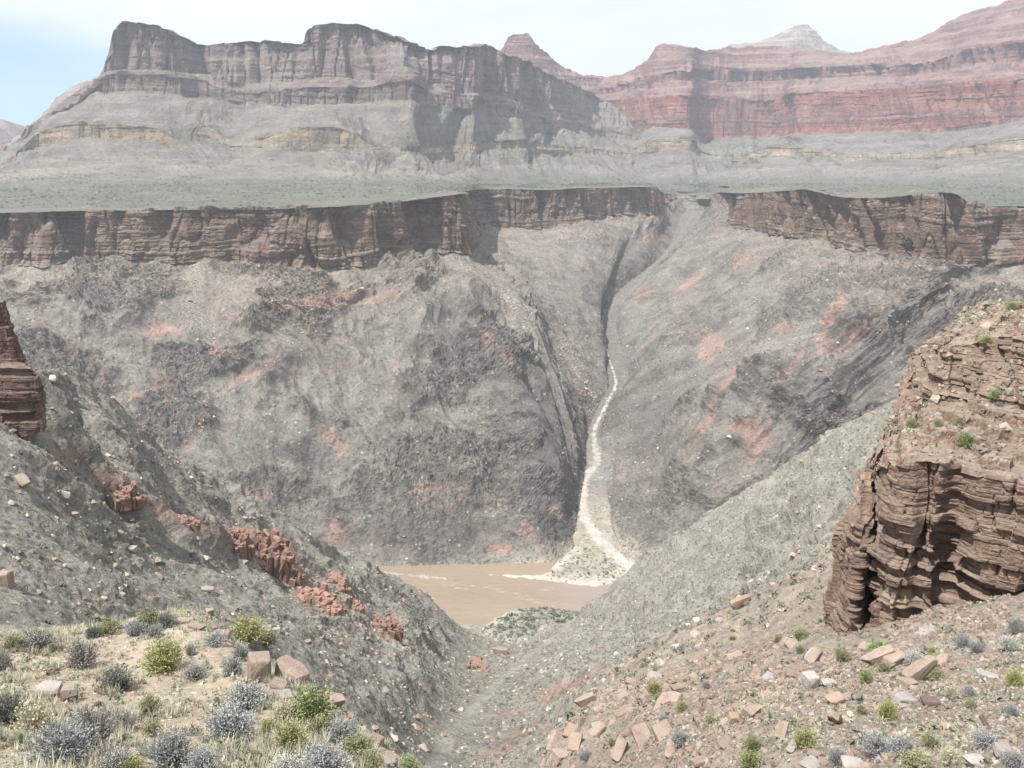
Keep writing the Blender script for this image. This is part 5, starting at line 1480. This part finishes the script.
col = mixc(col, (.15, .138, .124), sstep(1050, 1250, P[..., 1])*sstep(.45, .8, edge))
col = mixc(col, (.165, .15, .133), sstep(1600, 1760, P[..., 1])*np.clip(.85-n*.5, 0, 1))
RG_ = np.concatenate([col, (sstep(.5, .9, edge)*.6)[..., None]], -1)
M_SAND = terrain_mat('pale_sand', .08, .22, (.13, .14, .10), .35, (.6, .55, .48), .25, 1.0, .28, .5, .4)
struct(grid_obj('creek_bed', P, RG_, M_SAND), 'pale dry creek bed winding down the side canyon to the river', 'creek bed')

def poly_mound(poly, Yof, top, name, lab, cat, colr, alpha, blend=26, zbase=RIVER_Z):
    """Low bar of sand: a sheet raised inside an outline on the river plane."""
    W = []
    for (a, b) in poly:
        p1 = up(a, b, 1.0); k = zbase/p1[2]; W.append((p1*k)[:2])
    W = np.array(W)
    lo, hi = W.min(0)-12, W.max(0)+12
    nx, ny = int((hi[0]-lo[0])/.9), int((hi[1]-lo[1])/.9)
    X, Y = np.meshgrid(np.linspace(lo[0], hi[0], nx), np.linspace(lo[1], hi[1], ny))
    d = np.full(X.shape, 1e9); ins = np.zeros(X.shape, bool)
    for p0, p1 in zip(W, np.roll(W, -1, 0)):
        v = p1-p0; t_ = np.clip(((X-p0[0])*v[0]+(Y-p0[1])*v[1])/(v@v), 0, 1)
        d = np.minimum(d, np.hypot(X-p0[0]-t_*v[0], Y-p0[1]-t_*v[1]))
        c = ((p0[1] > Y) != (p1[1] > Y)) & (X < (p1[0]-p0[0])*(Y-p0[1])/(p1[1]-p0[1]+1e-9)+p0[0])
        ins ^= c
    sd = np.where(ins, d, -d)+fbm(X/14, Y/14, X*0+2, 4)*7
    n = fbm(X/10, Y/10, X*0+5, 4, .6)
    Z = zbase-2.0+sstep(-3, blend, sd)*(top+2)+n*.9*sstep(0, 10, sd)
    P = np.stack([X, Y, Z], -1).astype(F32)
    S = Sheet(); S.P = P; normals(S)
    col = np.empty(P.shape, F32); col[:] = colr[0]
    col = mixc(col, colr[1], sstep(.0, .5, n)*.8)
    col = mixc(col, colr[2], sstep(8, 30, sd+n*10)*.75)
    a = np.clip(alpha*sstep(3, 16, sd), 0, 1)
    struct(grid_obj(name, P, np.concatenate([col, a[..., None].astype(F32)], -1), M_SAND), lab, cat)
    return S
BAR = poly_mound([(440,580),(460,575),(490,571),(540,571),(552,560),(564,546),(580,532),(602,535),(625,556),(642,573),(628,586),(600,590),(570,588),(540,584),(500,579)], None, 3.6, 'sand_bar',
    'white sand bar fanning out where the creek meets the river', 'sand bar', [(.40, .365, .315), (.33, .295, .245), (.25, .225, .175)], .8)
BANK = poly_mound([(330,570),(380,570),(420,574),(450,577),(450,581),(420,578),(370,573),(330,573)], None, 2.5, 'sand_bank',
    'thin white strip of sand under the dark slope along the river', 'sand bank', [(.31, .285, .25), (.26, .235, .20), (.2, .18, .155)], .3, blend=10)
DELTA = poly_mound([(468,632),(490,616),(510,607),(545,604),(570,608),(598,606),(612,612),(600,630),(560,655),(520,660),(480,650)], None, 6.0, 'sand_bar',
    'scrub covered bar at the mouth of the ravine on the near bank', 'sand bar', [(.33, .31, .26), (.26, .25, .2), (.17, .175, .135)], 1.0)

pts = DELTA.P.reshape(-1, 3)[rng.choice(np.flatnonzero((DELTA.P[..., 2] > RIVER_Z+1.5).ravel()), 700)]
scatter('ground_cover', TT, pts, np.clip(rng.lognormal(.8, .4, len(pts)), 1.2, 5), var_cols([(.12, .13, .085), (.16, .165, .11), (.13, .13, .11)], len(pts)), M_LOOSE, 'dark thickets on the bar at the ravine mouth', 'scrub')
pts = BAR.P.reshape(-1, 3)[rng.choice(np.flatnonzero((BAR.P[..., 2] > RIVER_Z+2).ravel()), 260)]
scatter('ground_cover', TT, pts, np.clip(rng.lognormal(.6, .4, len(pts)), 1, 4), var_cols([(.14, .15, .09), (.19, .19, .13), (.13, .13, .11)], len(pts)), M_LOOSE, 'sparse bushes on the white sand bar', 'scrub')
m = NT('muddy_water')
a = m.n.new('ShaderNodeVertexColor'); a.layer_name = 'Col'
n1 = m.noise(.02, 4, .6, stretch=(.4, 1, 1))
c = m.mix(1.0, a.outputs['Color'], m.grey(m.rng(n1, .3, .7, .92, 1.08)), 'MULTIPLY')
fo = m.noise(.22, 5, .75, stretch=(.45, 1, 1))
c = m.mix(m.math('MULTIPLY', a.outputs['Alpha'], m.rng(fo, .52, .64, 0, 1)), c, (.75, .68, .58))
m.link(c, m.b.inputs['Base Color']); m.b.inputs['Roughness'].default_value = .22
m.b.inputs['Specular IOR Level'].default_value = .5
m.bump(m.noise(.22, 6, .75, stretch=(.45, 1, 1)), .8, 1.0)
X, Y = np.meshgrid(np.linspace(-700, 900, 900), np.linspace(640, 900, 200))
z = fbm(X/14, Y/7, X*0, 4, .6)*.5
P = np.stack([X, Y, RIVER_Z+z], -1).astype(F32)
px, py = proj(P)
n = fbm(X/30, Y/18, X*0, 3)
foam = np.zeros(X.shape, F32)
def seg_mask(pts, w):
    best = np.full(px.shape, 1e9)
    for (ax, ay), (bx, by) in zip(pts[:-1], pts[1:]):
        vx, vy = bx-ax, by-ay
        t_ = np.clip(((px-ax)*vx+(py-ay)*vy)/(vx*vx+vy*vy), 0, 1)
        best = np.minimum(best, np.hypot((px-ax-t_*vx), (py-ay-t_*vy)*2.0))
    return sstep(w*1.6, w*.2, best+n*9)*sstep(-.35, .3, fbm(X/9, Y/5, X*0+3, 3))
foam = .5*np.maximum(seg_mask([(425,580),(460,586),(500,590),(515,593)], 4), seg_mask([(520,596),(535,602),(548,609)], 6))
foam = np.maximum(foam, .5*seg_mask([(540,588),(560,592)], 3))
col = np.empty(P.shape, F32); col[:] = (.258, .202, .15)
col = mixc(col, (.262, .212, .175), sstep(520, 620, px)*.8)
struct(grid_obj('river', P, np.concatenate([col, foam[..., None].astype(F32)], -1), m.m, smooth=True), 'muddy brown river crossing the bottom of the gorge', 'river')

# floor of the world, far below everything that shows, so no edge hangs over nothing
P = np.stack(np.meshgrid(np.linspace(-9000, 9000, 20), np.linspace(-400, 12000, 20))+[np.full((20, 20), -412.0)], -1).astype(F32)
struct(grid_obj('ground', P, np.tile(np.array([.22, .2, .17, 0], F32), (20, 20, 1)), M_SLOPE), 'grey ground under the whole canyon', 'ground')

# ================================================================== LIGHT, SKY, AIR, CAMERA
az = math.atan2(-.79, -.57)          # clockwise from +Y
EL = math.radians(62)
to_sun = Vector((math.sin(az)*math.cos(EL), math.cos(az)*math.cos(EL), math.sin(EL)))
sun = bpy.data.lights.new('sun', 'SUN'); sun.energy = 4.2; sun.angle = math.radians(.6); sun.color = (1, .972, .93)
so = bpy.data.objects.new('sun', sun); COL.objects.link(so)
so.rotation_euler = (-to_sun).to_track_quat('-Z', 'Y').to_euler()

w = bpy.data.worlds.new('World'); scene.world = w; w.use_nodes = True
t = w.node_tree; t.nodes.clear()
out = t.nodes.new('ShaderNodeOutputWorld'); bg = t.nodes.new('ShaderNodeBackground')
sky = t.nodes.new('ShaderNodeTexSky'); sky.sky_type = 'NISHITA'; sky.sun_disc = False
sky.sun_elevation = EL; sky.sun_rotation = az % (2*math.pi); sky.altitude = 900; sky.dust_density = .2; sky.ozone_density = 4
tc = t.nodes.new('ShaderNodeTexCoord')
sepx = t.nodes.new('ShaderNodeSeparateXYZ'); t.links.new(tc.outputs['Generated'], sepx.inputs[0])
mp = t.nodes.new('ShaderNodeMapping'); mp.inputs['Scale'].default_value = (2.2, 2.2, 9)
t.links.new(tc.outputs['Generated'], mp.inputs['Vector'])
ns = t.nodes.new('ShaderNodeTexNoise'); ns.inputs['Scale'].default_value = 1.6; ns.inputs['Detail'].default_value = 6; ns.inputs['Roughness'].default_value = .55
t.links.new(mp.outputs[0], ns.inputs['Vector'])
# a clear gap low in the north-west, thin cloud everywhere else
gap = t.nodes.new('ShaderNodeVectorMath'); gap.operation = 'DISTANCE'
sc = t.nodes.new('ShaderNodeVectorMath'); sc.operation = 'MULTIPLY'; sc.inputs[1].default_value = (1, 1, 3.4)
t.links.new(tc.outputs['Generated'], sc.inputs[0]); t.links.new(sc.outputs[0], gap.inputs[0])
gd = up(-40, 112, 1.0); gd = gd/np.linalg.norm(gd)
gap.inputs[1].default_value = (gd[0], gd[1], gd[2]*3.4)
def mth(op, a, b):
    n = t.nodes.new('ShaderNodeMath'); n.operation = op
    for i, v in enumerate((a, b)):
        if isinstance(v, (int, float)): n.inputs[i].default_value = v
        else: t.links.new(v, n.inputs[i])
    return n.outputs[0]
def mrange(v, a, b, c, d):
    n = t.nodes.new('ShaderNodeMapRange'); n.interpolation_type = 'SMOOTHSTEP'
    for i, q_ in enumerate((a, b, c, d)): n.inputs[i+1].default_value = q_
    t.links.new(v, n.inputs[0]); return n.outputs[0]
dd = mth('ADD', gap.outputs['Value'], mth('MULTIPLY', mth('SUBTRACT', ns.outputs['Fac'], .5), .22))
fac = mth('MULTIPLY', mrange(dd, .09, .31, .0, 1.0), mrange(ns.outputs['Fac'], .25, .6, .80, 1.0))
cl = t.nodes.new('ShaderNodeMix'); cl.data_type = 'RGBA'
t.links.new(ns.outputs['Fac'], cl.inputs[0]); cl.inputs[6].default_value = (*CLOUD0, 1); cl.inputs[7].default_value = (*CLOUD1, 1)
mx = t.nodes.new('ShaderNodeMix'); mx.data_type = 'RGBA'
t.links.new(fac, mx.inputs[0]); blue = t.nodes.new('ShaderNodeMix'); blue.data_type = 'RGBA'; blue.blend_type = 'MULTIPLY'; blue.inputs[0].default_value = 1
t.links.new(sky.outputs[0], blue.inputs[6]); blue.inputs[7].default_value = (.42, .72, 1.0, 1)
t.links.new(blue.outputs[2], mx.inputs[6]); t.links.new(cl.outputs[2], mx.inputs[7])
t.links.new(mx.outputs[2], bg.inputs['Color']); bg.inputs['Strength'].default_value = .10
t.links.new(bg.outputs[0], out.inputs['Surface'])

if HAZE > 0:
    bm = bmesh.new(); bmesh.ops.create_cube(bm, size=1.0)
    lo = Vector((-9500, -600, -413)); hi = Vector((9500, 12500, 900))
    for v in bm.verts:
        v.co = Vector([(lo[i] if v.co[i] < 0 else hi[i]) for i in range(3)])
    me = bpy.data.meshes.new('haze'); bm.to_mesh(me); bm.free()
    hm = bpy.data.materials.new('haze_air'); hm.use_nodes = True
    hn = hm.node_tree.nodes; hn.clear()
    ho = hn.new('ShaderNodeOutputMaterial'); pv = hn.new('ShaderNodeVolumePrincipled')
    pv.inputs['Color'].default_value = (.84, .90, 1.0, 1); pv.inputs['Density'].default_value = HAZE
    pv.inputs['Anisotropy'].default_value = .1
    hm.node_tree.links.new(pv.outputs[0], ho.inputs['Volume'])
    tag(new_obj('haze', me, hm), 'pale blue haze filling the canyon air', 'haze', kind='stuff')

cam = bpy.data.cameras.new('camera'); co = bpy.data.objects.new('camera', cam); COL.objects.link(co)
cam.sensor_fit = 'HORIZONTAL'; cam.sensor_width = 36; cam.lens = 36*FPX/1024
cam.clip_start = .2; cam.clip_end = 40000
co.location = (0, 0, 0); co.rotation_euler = (math.pi/2-PITCH, 0, 0)
scene.camera = co
scene.view_settings.view_transform = 'Standard'; scene.view_settings.look = 'None'
scene.view_settings.exposure = EXPO; scene.view_settings.gamma = 1
cy = scene.cycles
cy.max_bounces = 4; cy.diffuse_bounces = 2; cy.glossy_bounces = 1; cy.transmission_bounces = 1; cy.volume_bounces = 0
cy.use_denoising = DENOISE
try: cy.denoiser = 'OPENIMAGEDENOISE'
except Exception: pass
cy.volume_step_rate = 10
print('total', time.time()-T0)
